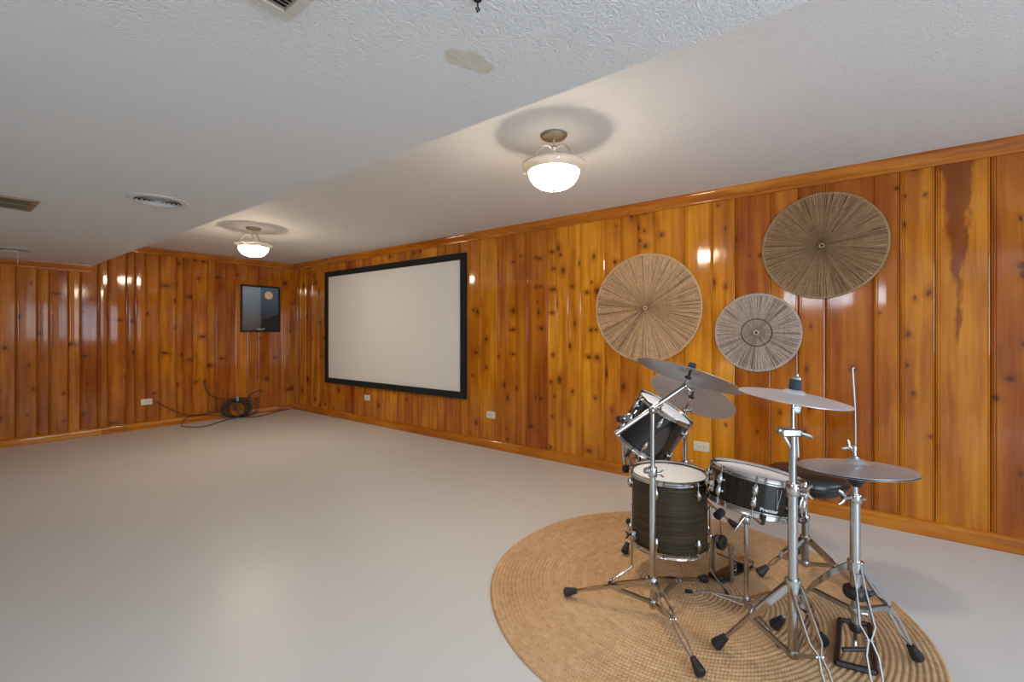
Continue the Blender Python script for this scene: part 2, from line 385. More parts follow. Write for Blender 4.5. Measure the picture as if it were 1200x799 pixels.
# board joints (metres along each wall) and knots (position, height, half width, half height)
ER = [6.988, 6.834, 6.634, 6.465, 6.255, 6.03, 5.772, 5.516, 5.368, 5.14, 4.922, 4.637, 4.392, 4.167, 3.902, 3.783, 3.527, 3.398, 3.242, 2.999, 2.892, 2.617, 2.375, 2.279, 2.144, 2.01, 1.776, 1.629, 1.475, 1.329, 1.088, 0.882, 0.723, 0.489, 0.324, 0.168, -0.087, -0.214, -0.375, -0.607]
EB = [0.676, 0.834, 0.928, 1.084, 1.182, 1.339, 1.431, 1.6, 1.688, 1.795, 1.939, 2.12, 2.199, 2.307, 2.48, 2.581, 2.727, 2.839, 3.002, 3.158, 3.503]
KR = [(3.329, 1.769, 0.019, 0.023), (2.987, 1.928, 0.011, 0.036), (2.987, 1.777, 0.011, 0.036), (2.786, 1.936, 0.022, 0.017), (2.696, 1.988, 0.017, 0.009), (2.51, 1.954, 0.018, 0.015), 
      (2.465, 1.943, 0.025, 0.017), (2.325, 1.991, 0.029, 0.013), (2.253, 2.019, 0.021, 0.032), (2.228, 1.954, 0.015, 0.016), (2.303, 1.829, 0.019, 0.015), (2.199, 1.801, 0.024, 0.032), 
      (2.027, 1.855, 0.009, 0.023), (1.88, 1.903, 0.014, 0.023), (1.901, 1.674, 0.011, 0.014), (1.949, 1.584, 0.022, 0.015), (1.847, 1.59, 0.028, 0.031), (2.51, 1.668, 0.016, 0.017), 
      (2.461, 1.665, 0.025, 0.013), (2.101, 1.643, 0.018, 0.016), (2.31, 1.631, 0.038, 0.018), (2.269, 1.485, 0.013, 0.028), (2.489, 1.519, 0.012, 0.012), (2.479, 1.418, 0.013, 0.033), 
      (2.786, 1.441, 0.028, 0.026), (2.325, 1.408, 0.029, 0.012), (3.329, 1.462, 0.02, 0.017), (3.273, 1.439, 0.025, 0.028), (3.146, 1.146, 0.021, 0.025), (3.15, 0.847, 0.018, 0.015), 
      (3.295, 1.003, 0.027, 0.024), (2.795, 1.248, 0.033, 0.014), (2.447, 1.26, 0.026, 0.017), (2.074, 1.302, 0.012, 0.032), (2.128, 1.094, 0.02, 0.029), (1.91, 1.243, 0.019, 0.017), 
      (1.859, 1.243, 0.015, 0.014), (1.931, 0.997, 0.026, 0.015), (1.851, 0.996, 0.025, 0.023), (2.795, 1.001, 0.028, 0.012), (2.984, 0.967, 0.017, 0.018), (2.239, 0.772, 0.028, 0.044), 
      (2.313, 1.005, 0.017, 0.02), (2.339, 0.746, 0.017, 0.016), (2.296, 0.61, 0.011, 0.013), (2.903, 0.677, 0.017, 0.032), (2.861, 0.548, 0.02, 0.03), (2.509, 0.579, 0.015, 0.017), 
      (2.455, 0.578, 0.024, 0.02), (2.745, 0.653, 0.015, 0.021), (2.094, 0.67, 0.015, 0.021), (1.865, 0.635, 0.014, 0.015), (1.76, 0.858, 0.012, 0.038), (3.341, 0.754, 0.015, 0.013), 
      (2.875, 0.232, 0.011, 0.018), (2.869, 0.12, 0.017, 0.018), (2.57, 0.29, 0.036, 0.025), (2.318, 0.419, 0.015, 0.016), (2.14, 0.37, 0.018, 0.024), (2.341, 0.119, 0.015, 0.016), 
      (1.928, 0.151, 0.027, 0.019), (1.707, 0.538, 0.013, 0.022), (1.6, 0.753, 0.023, 0.034), (1.527, 2.209, 0.02, 0.022), (1.416, 2.217, 0.015, 0.012), (1.46, 2.102, 0.013, 0.022), 
      (1.416, 2.067, 0.013, 0.013), (1.455, 1.988, 0.012, 0.013), (1.408, 1.941, 0.022, 0.02), (1.269, 2.019, 0.021, 0.018), (1.678, 1.833, 0.017, 0.019), (0.838, 2.183, 0.01, 0.013), 
      (0.788, 2.001, 0.009, 0.017), (0.866, 1.599, 0.012, 0.029), (0.788, 1.568, 0.011, 0.018), (0.624, 1.782, 0.009, 0.011), (0.554, 1.776, 0.014, 0.018), (1.664, 2.146, 0.009, 0.009), 
      (0.714, 1.915, 0.008, 0.019), (0.02, 0.983, 0.02, 0.023), (-0.348, 1.46, 0.013, 0.02), (-0.283, 1.429, 0.009, 0.013), (-0.25, 1.208, 0.013, 0.019), (-0.277, 0.847, 0.01, 0.013), 
      (-0.246, 1.019, 0.008, 0.013), (-0.119, 1.345, 0.008, 0.008), (0.012, 0.674, 0.01, 0.02), (0.273, 0.97, 0.012, 0.02), (0.256, 0.705, 0.013, 0.017), (0.426, 0.658, 0.01, 0.014), 
      (0.572, 0.5, 0.011, 0.014), (-0.731, 1.544, 0.014, 0.024), (-0.731, 1.154, 0.011, 0.019), (-0.626, 0.852, 0.018, 0.017), (0.281, 0.535, 0.013, 0.023), (-0.355, 0.593, 0.008, 0.011), 
      (0.784, 0.523, 0.009, 0.013), (0.357, 1.473, 0.016, 0.02), (0.249, 1.264, 0.01, 0.017), (-0.282, 2.22, 0.021, 0.016), (-0.241, 2.059, 0.008, 0.013), (-0.332, 2.053, 0.008, 0.012), 
      (-0.235, 1.887, 0.008, 0.019), (-0.287, 1.867, 0.008, 0.01), (-0.724, 1.85, 0.008, 0.014), (-0.199, 2.115, 0.016, 0.011), (-0.722, 0.44, 0.013, 0.019), (-0.341, 0.225, 0.008, 0.01), 
      (5.921, 0.392, 0.032, 0.037), (5.003, 0.261, 0.029, 0.029), (4.679, 0.477, 0.02, 0.026), (4.438, 0.39, 0.016, 0.023), (3.291, 0.242, 0.02, 0.031), (6.441, 0.134, 0.033, 0.026), 
      (6.561, 0.2, 0.029, 0.026), (6.278, 0.15, 0.028, 0.019), (6.041, 0.117, 0.018, 0.017), (6.771, 0.498, 0.03, 0.04), (6.634, 1.446, 0.024, 0.026), (6.441, 1.366, 0.038, 0.026), 
      (6.885, 1.945, 0.026, 0.04), (6.586, 2.082, 0.029, 0.031), (6.537, 1.982, 0.029, 0.026), (6.796, 1.463, 0.03, 0.033), (6.758, 0.486, 0.032, 0.04), (6.937, 0.301, 0.026, 0.04), 
      (6.394, 0.867, 0.028, 0.019), (6.634, 1.133, 0.024, 0.02), (6.324, 1.136, 0.023, 0.025), (6.465, 1.816, 0.047, 0.032), (4.305, 2.182, 0.031, 0.021), (4.182, 2.2, 0.03, 0.021), 
      (4.764, 2.186, 0.034, 0.022)]
KB = [(0.598, 1.058, 0.018, 0.027), (0.785, 1.76, 0.01, 0.014), (0.854, 1.214, 0.021, 0.026), (0.998, 1.658, 0.056, 0.014), (0.702, 1.389, 0.013, 0.028), (1.089, 1.087, 0.064, 0.018), 
      (1.219, 0.945, 0.03, 0.022), (1.208, 1.463, 0.015, 0.015), (1.278, 1.616, 0.03, 0.015), (1.617, 1.816, 0.021, 0.021), (1.535, 1.37, 0.032, 0.016), (1.658, 1.357, 0.025, 0.023), 
      (1.812, 1.456, 0.016, 0.02), (0.772, 0.861, 0.013, 0.019), (0.804, 0.601, 0.013, 0.019), (0.561, 0.604, 0.009, 0.013), (0.567, 0.316, 0.014, 0.022), (0.761, 0.317, 0.012, 0.014), 
      (1.046, 0.525, 0.014, 0.017), (1.046, 0.209, 0.014, 0.017), (1.219, 0.267, 0.03, 0.025), (1.6, 0.676, 0.021, 0.016), (1.248, 0.617, 0.011, 0.015), (1.471, 0.124, 0.048, 0.017), 
      (1.667, 0.969, 0.013, 0.032), (2.149, 2.135, 0.019, 0.023), (2.327, 2.205, 0.02, 0.017), (2.438, 2.205, 0.026, 0.024), (2.377, 1.961, 0.02, 0.023), (2.618, 1.996, 0.043, 0.016), 
      (2, 1.825, 0.051, 0.022), (2.273, 1.7, 0.055, 0.03), (2.122, 1.869, 0.011, 0.014), (2.106, 1.642, 0.017, 0.023), (2.106, 1.281, 0.015, 0.02), (2.424, 1.161, 0.041, 0.026), 
      (2.862, 2.057, 0.021, 0.02), (3.554, 1.992, 0.04, 0.04), (3.686, 1.684, 0.021, 0.02), (3.638, 1.242, 0.022, 0.022), (1.994, 0.951, 0.042, 0.019), (2.185, 0.922, 0.019, 0.029), 
      (2.265, 0.85, 0.045, 0.021), (2.501, 0.762, 0.047, 0.026), (2.661, 0.849, 0.055, 0.018), (2.127, 0.528, 0.022, 0.026), (2.34, 0.54, 0.02, 0.023), (2.452, 0.539, 0.016, 0.024), 
      (3.279, 0.512, 0.038, 0.034), (1.878, 0.436, 0.027, 0.018), (3.624, 0.316, 0.055, 0.027), (3.13, 0.219, 0.024, 0.026), (3.405, 0.828, 0.02, 0.02), (3.177, 1.13, 0.019, 0.019), 
      (3.146, 0.546, 0.015, 0.019), (3.665, 0.326, 0.028, 0.054)]

def tone_at(px_bias): return min(1.0, max(0.0, random.gauss(px_bias, .24)))
# long wall on the drum side (x = WALL_X), boards run along y from the corner towards the front
wall_right = struct('wall_right', MB().box((WALL_X+0.09, (FRONT_Y+BACK_Y)/2, 1.15), (0.14, BACK_Y-FRONT_Y+0.2, 2.5)), M['backing'])
ed = [BACK_Y+0.01, 7.09] + ER
y = ED = ER[-1]
while y > FRONT_Y: y -= random.choice((.16, .21, .25, .28, .2)); ed.append(max(y, FRONT_Y))
for i, (a, b_) in enumerate(zip(ed, ed[1:])):
    mid = (a+b_)/2
    kn = [(a-k[0], k[1], k[2], k[3]) for k in KR if b_ < k[0] <= a]
    if mid < -0.6:
        kn += [(random.uniform(.03, max(.04, a-b_-.03)), random.uniform(.2, 2.1), random.uniform(.012, .025), random.uniform(.014, .03)) for _ in range(3)]
    lit_bias = .85 if .6 < mid < 2.7 else (.55 if mid > 2.7 else .35)  # middle boards lighter, front end darker: partly lamplight painted into the tone
    # local x runs along -y, local -y (board face) points to -x (into the room)
    M4 = Matrix(((0, 1, 0, WALL_X+0.012), (-1, 0, 0, a), (0, 0, 1, 0.0), (0, 0, 0, 1)))
    plank(wall_right, a-b_, CEIL, M4, .62 if abs(a+.375) < .02 else tone_at(lit_bias), kn, heart=.085 if abs(a+.375) < .02 else None)
wall_back = struct('wall_back', MB().box(((LEFT_X+WALL_X)/2, BACK_Y+0.09, 1.15), (WALL_X-LEFT_X+0.2, 0.14, 2.5)), M['backing'])
ed = list(EB); x = EB[0]
while x > LEFT_X: x -= random.choice((.15, .1, .18, .12, .21)); ed.insert(0, max(x, LEFT_X))
ed.append(WALL_X)
for a, b_ in zip(ed, ed[1:]):
    kn = [(k[0]-a, k[1], k[2], k[3]) for k in KB if a < k[0] <= b_]
    M4 = Matrix(((1, 0, 0, a), (0, 1, 0, BACK_Y+0.012), (0, 0, 1, 0.0), (0, 0, 0, 1)))
    plank(wall_back, b_-a, CEIL, M4, tone_at(.35), kn)

# front and left walls with their openings (behind the camera)
def wall_box(name, *boxes):
    mb = MB()
    for c0, c1 in boxes: mb.box([(p+q)/2 for p, q in zip(c0, c1)], [q-p for p, q in zip(c0, c1)])
    return struct(name, mb, M['plaster'])
f0, f1 = FRONT_Y-.12, FRONT_Y
wall_box('wall_front', ((LEFT_X-.1, f0, 0), (-1.55, f1, 2.4)), ((-1.55, f0, 2.02), (.85, f1, 2.4)), ((.85, f0, 0), (1.6, f1, 2.4)), ((1.6, f0, 2.02), (3.4, f1, 2.4)), ((1.6, f0, 0), (3.4, f1, .92)), ((3.4, f0, 0), (WALL_X+.1, f1, 2.4)))
l0, l1 = LEFT_X-.12, LEFT_X
wall_box('wall_left', ((l0, FRONT_Y-.1, 0), (l1, BACK_Y+.1, 1.68)), ((l0, FRONT_Y-.1, 1.98), (l1, BACK_Y+.1, 2.4)), ((l0, FRONT_Y-.1, 1.68), (l1, -.05, 1.98)), ((l0, 1.15, 1.68), (l1, BACK_Y+.1, 1.98)))
M['white'] = mat('white_enamel', (0.75, 0.75, 0.74), 0.4)
m = bpy.data.materials.new('window_glass'); m.use_nodes = True; b = m.node_tree.nodes['Principled BSDF']
b.inputs['Base Color'].default_value = (.9, .95, 1, 1); b.inputs['Roughness'].default_value = .02; b.inputs['Transmission Weight'].default_value = 1.0
M['glass'] = m
for nm, xa, xb, zb in (('window_2', 1.6, 3.4, .92), ('added_door', -1.55, .85, .02)):  # the door is unseen, added to brighten the left floor
    xm = (xa+xb)/2; dr = link(nm, None, None, Matrix.Translation((xm, FRONT_Y, zb))); dr['kind'] = 'structure'
    mb = MB()
    for xx in (xa+.03, xm, xb-.03): mb.box((xx, FRONT_Y+.08, (2.02+zb)/2), (.07, .05, 2.0-zb), ch=.004)
    for zz in (zb+.04, 1.98): mb.box((xm, FRONT_Y+.08, zz), (xb-xa, .05, .08), ch=.004)
    mb.build('window_frame' if zb > .5 else 'added_door_frame', M['white'], dr)
    for s in (-1, 1): MB().box((xm+s*(xb-xa)/4, FRONT_Y-.04, (2.02+zb)/2), ((xb-xa)/2-.05, .006, 1.94-zb)).build('pane', M['glass'], dr)
wn = link('window_1', None, None, Matrix.Translation((LEFT_X, .55, 1.68))); wn['kind'] = 'structure'
mb = MB()
for yy in (-.03, .55, 1.13): mb.box((LEFT_X+.09, yy, 1.83), (.04, .05, .30))
for zz in (1.69, 1.97): mb.box((LEFT_X+.09, .55, zz), (.04, 1.2, .03))
mb.build('window_frame', M['white'], wn)
mb = MB()
for yy in (.12, .26, .40, .70, .84, .98): mb.box((LEFT_X+.09, yy, 1.83), (.02, .016, .27))
for zz in (1.79, 1.88): mb.box((LEFT_X+.09, .55, zz), (.02, 1.1, .016))
mb.build('muntin', M['white'], wn)
MB().box((LEFT_X-.05, .55, 1.83), (.006, 1.18, .29)).build('pane', M['glass'], wn)

# base boards and crown mouldings
def molding(name, prof, p0, p1, inward, board_names=None):
    # prof: list of (out, z); swept from p0 to p1 along the wall, out = distance into the room
    d = (V(p1)-V(p0)); mb = MB(); n = len(prof)
    vs = [V(p0)+V(inward)*o_+V((0, 0, z_)) for o_, z_ in prof] + [V(p1)+V(inward)*o_+V((0, 0, z_)) for o_, z_ in prof]
    fs = [[i, i+1, n+i+1, n+i] for i in range(n-1)] + [list(range(n)), list(range(n, 2*n))]
    return mb.add(vs, fs)
BASE = [(-.005, 0), (.030, 0), (.030, .068), (.026, .080), (.018, .086), (-.005, .088)]
CROWN = [(-.004, -.085), (.016, -.085), (.020, -.078), (.020, -.066), (.028, -.058), (.040, -.030), (.046, -.018), (.046, -.0005), (-.004, -.0005)]
bb = molding('x', BASE, (WALL_X, FRONT_Y, 0), (WALL_X, BACK_Y, 0), (-1, 0, 0)).build('baseboard_right', M['trim']); tag(bb, kind='structure'); bb['tone'] = .5
bk = link('baseboard_back', None, None, Matrix.Translation((1.5, BACK_Y, 0))); bk['kind'] = 'structure'
for x0, x1, tn in ((LEFT_X, 1.365, .55), (1.367, 3.43, .45)):
    o = molding('x', BASE, (x0, BACK_Y, 0), (x1, BACK_Y, 0), (0, -1, 0)).build('board', M['trim'], bk); o['tone'] = tn
o = molding('x', [(a*.6, z*.72) for a, z in BASE], (3.432, BACK_Y, 0), (WALL_X-.018, BACK_Y, 0), (0, -1, 0)).build('board', M['trim'], bk); o['tone'] = .35
def crown(name, p0, p1, inw, tn):
    o = molding('x', CROWN, p0, p1, inw).build(name, M['trim']); o['kind'] = 'structure'; o['tone'] = tn
crown('trim_1', (WALL_X, FRONT_Y, CEIL), (WALL_X, BACK_Y, CEIL), (-1, 0, 0), .45)
crown('trim_2', (EDGE+.002, BACK_Y, CEIL), (WALL_X, BACK_Y, CEIL), (0, -1, 0), .35)
crown('trim_3', (LEFT_X, BACK_Y, SOFF), (EDGE-.003, BACK_Y, SOFF), (0, -1, 0), .3)

# ================================================================ ceiling fittings
def ceiling_light(x, y, label):
    r = thing('ceiling_light', (x, y, CEIL), label, 'ceiling light', 'bowl ceiling lights'); T = Matrix.Translation((x, y, CEIL))
    def L(mb, name, m, parent=r, **k):
        mb.v = [T @ v for v in mb.v]; return mb.build(name, m, parent, **k)
    L(MB().lathe([(0, -.001), (.072, -.001), (.074, -.006), (.066, -.016), (.03, -.024), (.0, -.026)], 28), 'canopy', M['canopy'])
    L(MB().cyl((0, 0, -.02), (0, 0, -.17), .008).lathe([(0, -.06), (.016, -.064), (.022, -.074), (.016, -.086), (0, -.092)], 16), 'stem', M['nickel'])
    for k in range(3):
        a = 2*PI*k/3 + .55; ca, sa = math.cos(a), math.sin(a)
        pts = [(q*ca, q*sa, z) for q, z in ((.012, -.078), (.035, -.064), (.065, -.068), (.095, -.100), (.122, -.145), (.146, -.172))]
        L(MB().tube(pts, [.006, .006, .0055, .0055, .005, .005], 8), 'arm', M['nickel'])
    rim = L(MB().lathe([(.138, -.176), (.150, -.168), (.168, -.163), (.1745, -.166), (.174, -.173), (.166, -.180), (.156, -.188), (.148, -.199), (.142, -.207), (.136, -.206), ], 44, closed=True), 'rim', M['cream_metal'])
    for k in range(3):
        a = 2*PI*k/3 - .35; L(MB().cyl((.160*math.cos(a), .160*math.sin(a), -.184), (.185*math.cos(a), .185*math.sin(a), -.184), .004, 8), 'thumbscrew', M['nickel'], rim)
    L(MB().lathe([(.1385, -.178), (0, -.178)], 36), 'bowl_interior', M['interior'])
    L(MB().lathe([(.138, -.203), (.136, -.220), (.128, -.240), (.113, -.262), (.088, -.281), (.054, -.294), (.020, -.299), (0, -.300)], 36), 'glass_bowl', M['bowl'])
    L(MB().lathe([(0, -.296), (.014, -.299), (.016, -.304), (.010, -.309), (.006, -.316), (0, -.318)], 16), 'finial', M['nickel'])
    return r
l1 = ceiling_light(2.119, 1.319, 'lit white glass bowl ceiling light, the larger one nearer the drums')
l2 = copy_tree(l1, dloc=(2.134-2.119, 4.97-1.319, 0)); l2['label'] = 'lit white glass bowl ceiling light near the far corner and framed picture'

def round_vent(x, y, label, string=False):
    r = thing('ceiling_vent', (x, y, SOFF), label, 'vent', 'round ceiling vents'); T = Matrix.Translation((x, y, SOFF))
    mb = MB(); mb.M = T
    mb.lathe([(.152, -.0005), (.150, -.004), (.122, -.007), (.114, -.006), (.112, .002)], 40).build('flange', M['vent_white'], r)
    for R_ in (.100, .078, .056, .034):
        mb = MB(); mb.M = T
        mb.lathe([(R_+.004, -.0085), (R_, -.006), (R_-.003, -.002), (R_-.002, -.0015), (R_+.001, -.0055), (R_+.0045, -.0080)], 36, closed=True).build('louvre', M['vent_white'], r)
    mb = MB(); mb.M = T; mb.lathe([(0, -.008), (.016, -.0075), (.018, -.004), (0, -.003)], 20).build('center_cap', M['vent_white'], r)
    mb = MB(); mb.M = T; mb.lathe([(0, -.0008), (.116, -.0008)], 36).build('duct_opening', M['slot'], r)
    return r
round_vent(.887, 3.32, 'round white ceiling vent with dark louvres, the one farther from the back wall')
v2 = round_vent(.579, 6.374, 'round ceiling vent close to the back wall with a thin string hanging from it')
MB().tube([(.60, 6.26, SOFF-.012), (.60, 6.26, SOFF-.15)], .0016, 6).build('pull_string', M['vent_white'], v2)

def grille(x0, x1, y0, y1, fw, label, mf, ms, along, n, name='air_register'):
    r = thing(name, ((x0+x1)/2, (y0+y1)/2, SOFF), label, 'vent'); z = SOFF-.005; mb = MB()
    xm, ym = (x0+x1)/2, (y0+y1)/2
    mb.box((xm, y0+fw/2, z), (x1-x0, fw, .010), ch=.002).box((xm, y1-fw/2, z), (x1-x0, fw, .010), ch=.002)
    mb.box((x0+fw/2, ym, z), (fw, y1-y0-2*fw, .010), ch=.002).box((x1-fw/2, ym, z), (fw, y1-y0-2*fw, .010), ch=.002)
    mb.build('frame', mf, r)
    MB().box((xm, ym, SOFF-.001), (x1-x0-2*fw+.004, y1-y0-2*fw+.004, .0015)).build('duct_opening', M['slot'], r)
    R = Matrix.Rotation(.7, 3, 'X') if along == 'x' else Matrix.Rotation(.7, 3, 'Y')
    me = None
    for i in range(n):
        f_ = (i+.5)/n
        if along == 'x': c = (xm, y0+fw+f_*(y1-y0-2*fw), z); d = (x1-x0-2*fw, .011, .0016)
        else: c = (x0+fw+f_*(x1-x0-2*fw), ym, z); d = (.011, y1-y0-2*fw, .0016)
        MB().box(c, d, R).build('slat', ms, r)
    return r
g = grille(.13, .568, .55, 1.126, .026, 'square return air grille with brown slats and worn white frame, above the stain', M['vent_dirty'], M['louvre'], 'x', 40, 'return_grille')
g = grille(-.10, .463, 3.886, 4.235, .028, 'brown rectangular ceiling register in the lower ceiling by the picture edge', M['vent_brown'], M['louvre'], 'x', 14)
MB().box((.18, 4.06, SOFF-.006), (.56, .008, .008)).build('divider', M['vent_brown'], g)
hk = thing('ceiling_hook', (.80, .707, SOFF), 'small black hook hanging from the lower ceiling above the stain', 'hook')
MB().cyl((.80, .707, SOFF), (.80, .707, SOFF-.006), .010).build('base', M['black'], hk)
MB().tube([(.80, .707, SOFF-.002), (.80, .707, SOFF-.02), (.806, .707, SOFF-.026), (.80, .707, SOFF-.034), (.794, .707, SOFF-.026)], .0022, 8).build('ring', M['black'], hk)

# ================================================================ things on the walls
def onwall(name, label, cat, wy, z, group=None): return thing(name, (WALL_X, wy, z), label, cat, group)
S = onwall('projection_screen', 'large white projection screen with black frame on the pine wall', 'projection screen', 4.82, .49)
y0, y1, z0, z1, fw, xs = 3.421, 6.225, .487, 2.10, .074, WALL_X-.022
for (a0, a1, c0, c1) in ((y0, y1, z1-fw, z1), (y0, y1, z0, z0+fw), (y0, y0+fw, z0+fw, z1-fw), (y1-fw, y1, z0+fw, z1-fw)):
    MB().box((xs, (a0+a1)/2, (c0+c1)/2), (.040, a1-a0, c1-c0), ch=.004).build('frame_bar', M['velvet'], S)
MB().box((xs+.006, (y0+y1)/2, (z0+z1)/2), (.010, y1-y0-2*fw+.02, z1-z0-2*fw+.02)).build('screen_surface', M['screen'], S)

def woven_disc(y, z, R, m, label, seed, hub, ringed=False):
    r = onwall('woven_wall_disc', label, 'wall decor', y, z, None); rg = random.Random(seed)
    at = Matrix(((0, 1, 0, WALL_X-.002), (-1, 0, 0, y), (0, 0, 1, z), (0, 0, 0, 1)))   # local x along wall, local -y into the room
    n = int(190*R/.35); vs, fs = [], []; rad = [hub, R*.34, R*(.365 if ringed else .34), R*.66, R*.66, R*.975]
    for k in range(n):
        a0 = 2*PI*k/n; a1 = 2*PI*(k+1)/n; gap = rg.choice((0, 0, 0, 0, 0, .15, .3, .5)); jit = rg.uniform(-.15, .15)*(a1-a0); lift = rg.uniform(-.0015, .002)
        st = 0
        for j in range(0, 6, 2):
            b0 = len(vs); lf = lift
            for rr in (rad[j], (rad[j]+rad[j+1])/2, rad[j+1]):
                for f_, h in ((.0+gap*.4, .0065), (.5, .0065+.006*min(1, rr/R+.15)), (1-gap*.4, .0065)):
                    an = a0+(a1-a0)*f_ + jit*(1 if rr > R*.6 else .3); e = (.004 if ringed and rr in (rad[1], rad[2]) else 0)
                    vs.append((rr*math.cos(an), -(.010+h+lf-e*.8), rr*math.sin(an)))
            for q in range(2):
                for w_ in range(2): i = b0+q*3+w_; fs.append([i, i+1, i+4, i+3])
    mb = MB(); mb.M = at; mb.add(vs, fs); o = mb.build('woven_strands', m, r, at=at, smooth=False); o['kind'] = 'stuff'
    mb = MB(); mb.M = at @ Matrix.Rotation(PI/2, 4, 'X')
    mb.lathe([(0, .004), (R*.97, .004), (R*.97, .0095), (0, .0095)], 48).build('backing', M['hole'], r, at=at)
    mb = MB(); mb.M = at; mb.tube([(R*.985*math.cos(2*PI*k/64), -.012, R*.985*math.sin(2*PI*k/64)) for k in range(64)], .0085, 8, closed=True).build('rim', m, r, at=at)
    mb = MB(); mb.M = at; mb.tube([(hub*1.05*math.cos(2*PI*k/20), -.020, hub*1.05*math.sin(2*PI*k/20)) for k in range(20)], hub*.45, 8, closed=True).build('center_ring', m, r, at=at)
    return r
woven_disc(1.40, 1.423, .452, M['grass_tan'], 'large tan woven disc on the pine wall, nearest to the projection screen', 3, .012)
woven_disc(.577, 1.219, .279, M['grass_grey'], 'small greyish woven disc, lowest and smallest of the wall discs', 5, .014, True)
woven_disc(.186, 1.802, .353, M['grass_dark'], 'dark brown woven disc hung highest on the pine wall', 8, .012)

def outlet(at, label, ports=2):
    r = thing('wall_outlet', at.translation, label, 'outlet', None)
    WM[r.name] = at.copy(); r.matrix_local = at
    mb = MB(); mb.M = at; mb.box((0, -.003, 0), (.117, .008, .074), ch=.0025).build('cover_plate', M['plate'], r, at=at)
    for s in ((-.02, .02) if ports == 2 else (0,)):
        mb = MB(); mb.M = at; mb.box((s, -.0075, 0), (.030, .004, .034), ch=.0015); rc = mb.build('receptacle', M['plate'], r, at=at)
        mb = MB(); mb.M = at
        for q in (-.007, .007): mb.box((s, -.0098, q), (.009, .0012, .003))
        mb.cyl((s+.010, -.0092, 0), (s+.010, -.0103, 0), .0028, 8).build('slot', M['slot'], rc, at=at)
    mb = MB(); mb.M = at; mb.cyl((0, -.007, 0), (0, -.009, 0), .003, 8).build('screw', M['steel'], r, at=at)
    return r
def RW(y, z): return Matrix(((0, 1, 0, WALL_X-.001), (-1, 0, 0, y), (0, 0, 1, z), (0, 0, 0, 1)))
def BW(x, z): return Matrix(((1, 0, 0, x), (0, 1, 0, BACK_Y-.001), (0, 0, 1, z), (0, 0, 0, 1)))
outlet(RW(.959, .336), 'ivory wall outlet beside the drum kit, under the woven discs')
outlet(RW(3.081, .349), 'ivory wall outlet low on the pine wall just past the screen corner towards the drums')
outlet(RW(5.243, .341), 'ivory wall outlet low on the pine wall beneath the projection screen')
outlet(BW(1.80, .338), 'ivory wall outlet on the back wall beside the cable')

P = thing('framed_picture', (3.185, BACK_Y, 1.224), 'framed night print with pale moon and dark hill on the back wall', 'picture')
x0, x1, z0, z1, fw = 2.90, 3.47, 1.224, 1.924, .026; yf = BACK_Y-.014
mb = MB()
for (a0, a1, c0, c1) in ((x0, x1, z1-fw, z1), (x0, x1, z0, z0+fw), (x0, x0+fw, z0+fw, z1-fw), (x1-fw, x1, z0+fw, z1-fw)):
    mb.box(((a0+a1)/2, yf, (c0+c1)/2), (a1-a0, .026, c1-c0), ch=.002)
mb.build('frame', M['black'], P)
m = mat('night_print_reflection', (0.05, 0.07, 0.1), 0.3); t = NT(m); p = t.obj(); x, y, z = t.sep(p); zz = t.rng(z, 0.0, .70, 0, 1)
g_reflect = t.ramp(zz, [(0.10, (0.10, 0.082, 0.080)), (0.34, (0.16, 0.15, 0.17)), (0.5, (0.17, 0.20, 0.29)), (0.64, (0.21, 0.27, 0.34)), (0.9, (0.31, 0.39, 0.44))])
g2_ = t.ramp(zz, [(0.10, (0.035, 0.030, 0.034)), (0.38, (0.045, 0.055, 0.085)), (0.55, (0.07, 0.11, 0.18)), (0.9, (0.10, 0.19, 0.28))])
t.color(t.mix(t.rng(x, -.005, .005, 0, 1), g_reflect, g2_)); t.b.inputs['Coat Weight'].default_value = .5; t.b.inputs['Coat Roughness'].default_value = .05  # left half painted lighter: a glass reflection put into the print colour
MB().box(((x0+x1)/2, BACK_Y-.006, (z0+z1)/2), (x1-x0-.03, .004, z1-z0-.03)).build('print', m, P)
MB().cyl((3.305, BACK_Y-.0075, 1.785), (3.305, BACK_Y-.0090, 1.785), .060, 28).build('moon', mat('print_moon', (0.85, 0.60, 0.40), .4), P)
mb = MB(); pr = [(3.19, 1.25), (3.444, 1.25), (3.444, 1.50), (3.38, 1.475), (3.33, 1.44), (3.27, 1.425), (3.19, 1.40)]
mb.add([(a, BACK_Y-.0085, c) for a, c in pr], [list(range(7))]).build('hill', mat('print_hill', (0.018, 0.016, 0.018), .4), P)
mb = MB(); rg = random.Random(4); xx = 3.125
while xx < 3.235:
    w_ = rg.uniform(.007, .013); mb.box((xx+w_/2, BACK_Y-.0088, 1.272), (w_, .001, rg.uniform(.008, .018))); xx += w_+.004
mb.box((3.18, BACK_Y-.0088, 1.256), (.07, .001, .006)).build('caption_mark', mat('print_white', (.6, .6, .58), .5), P)

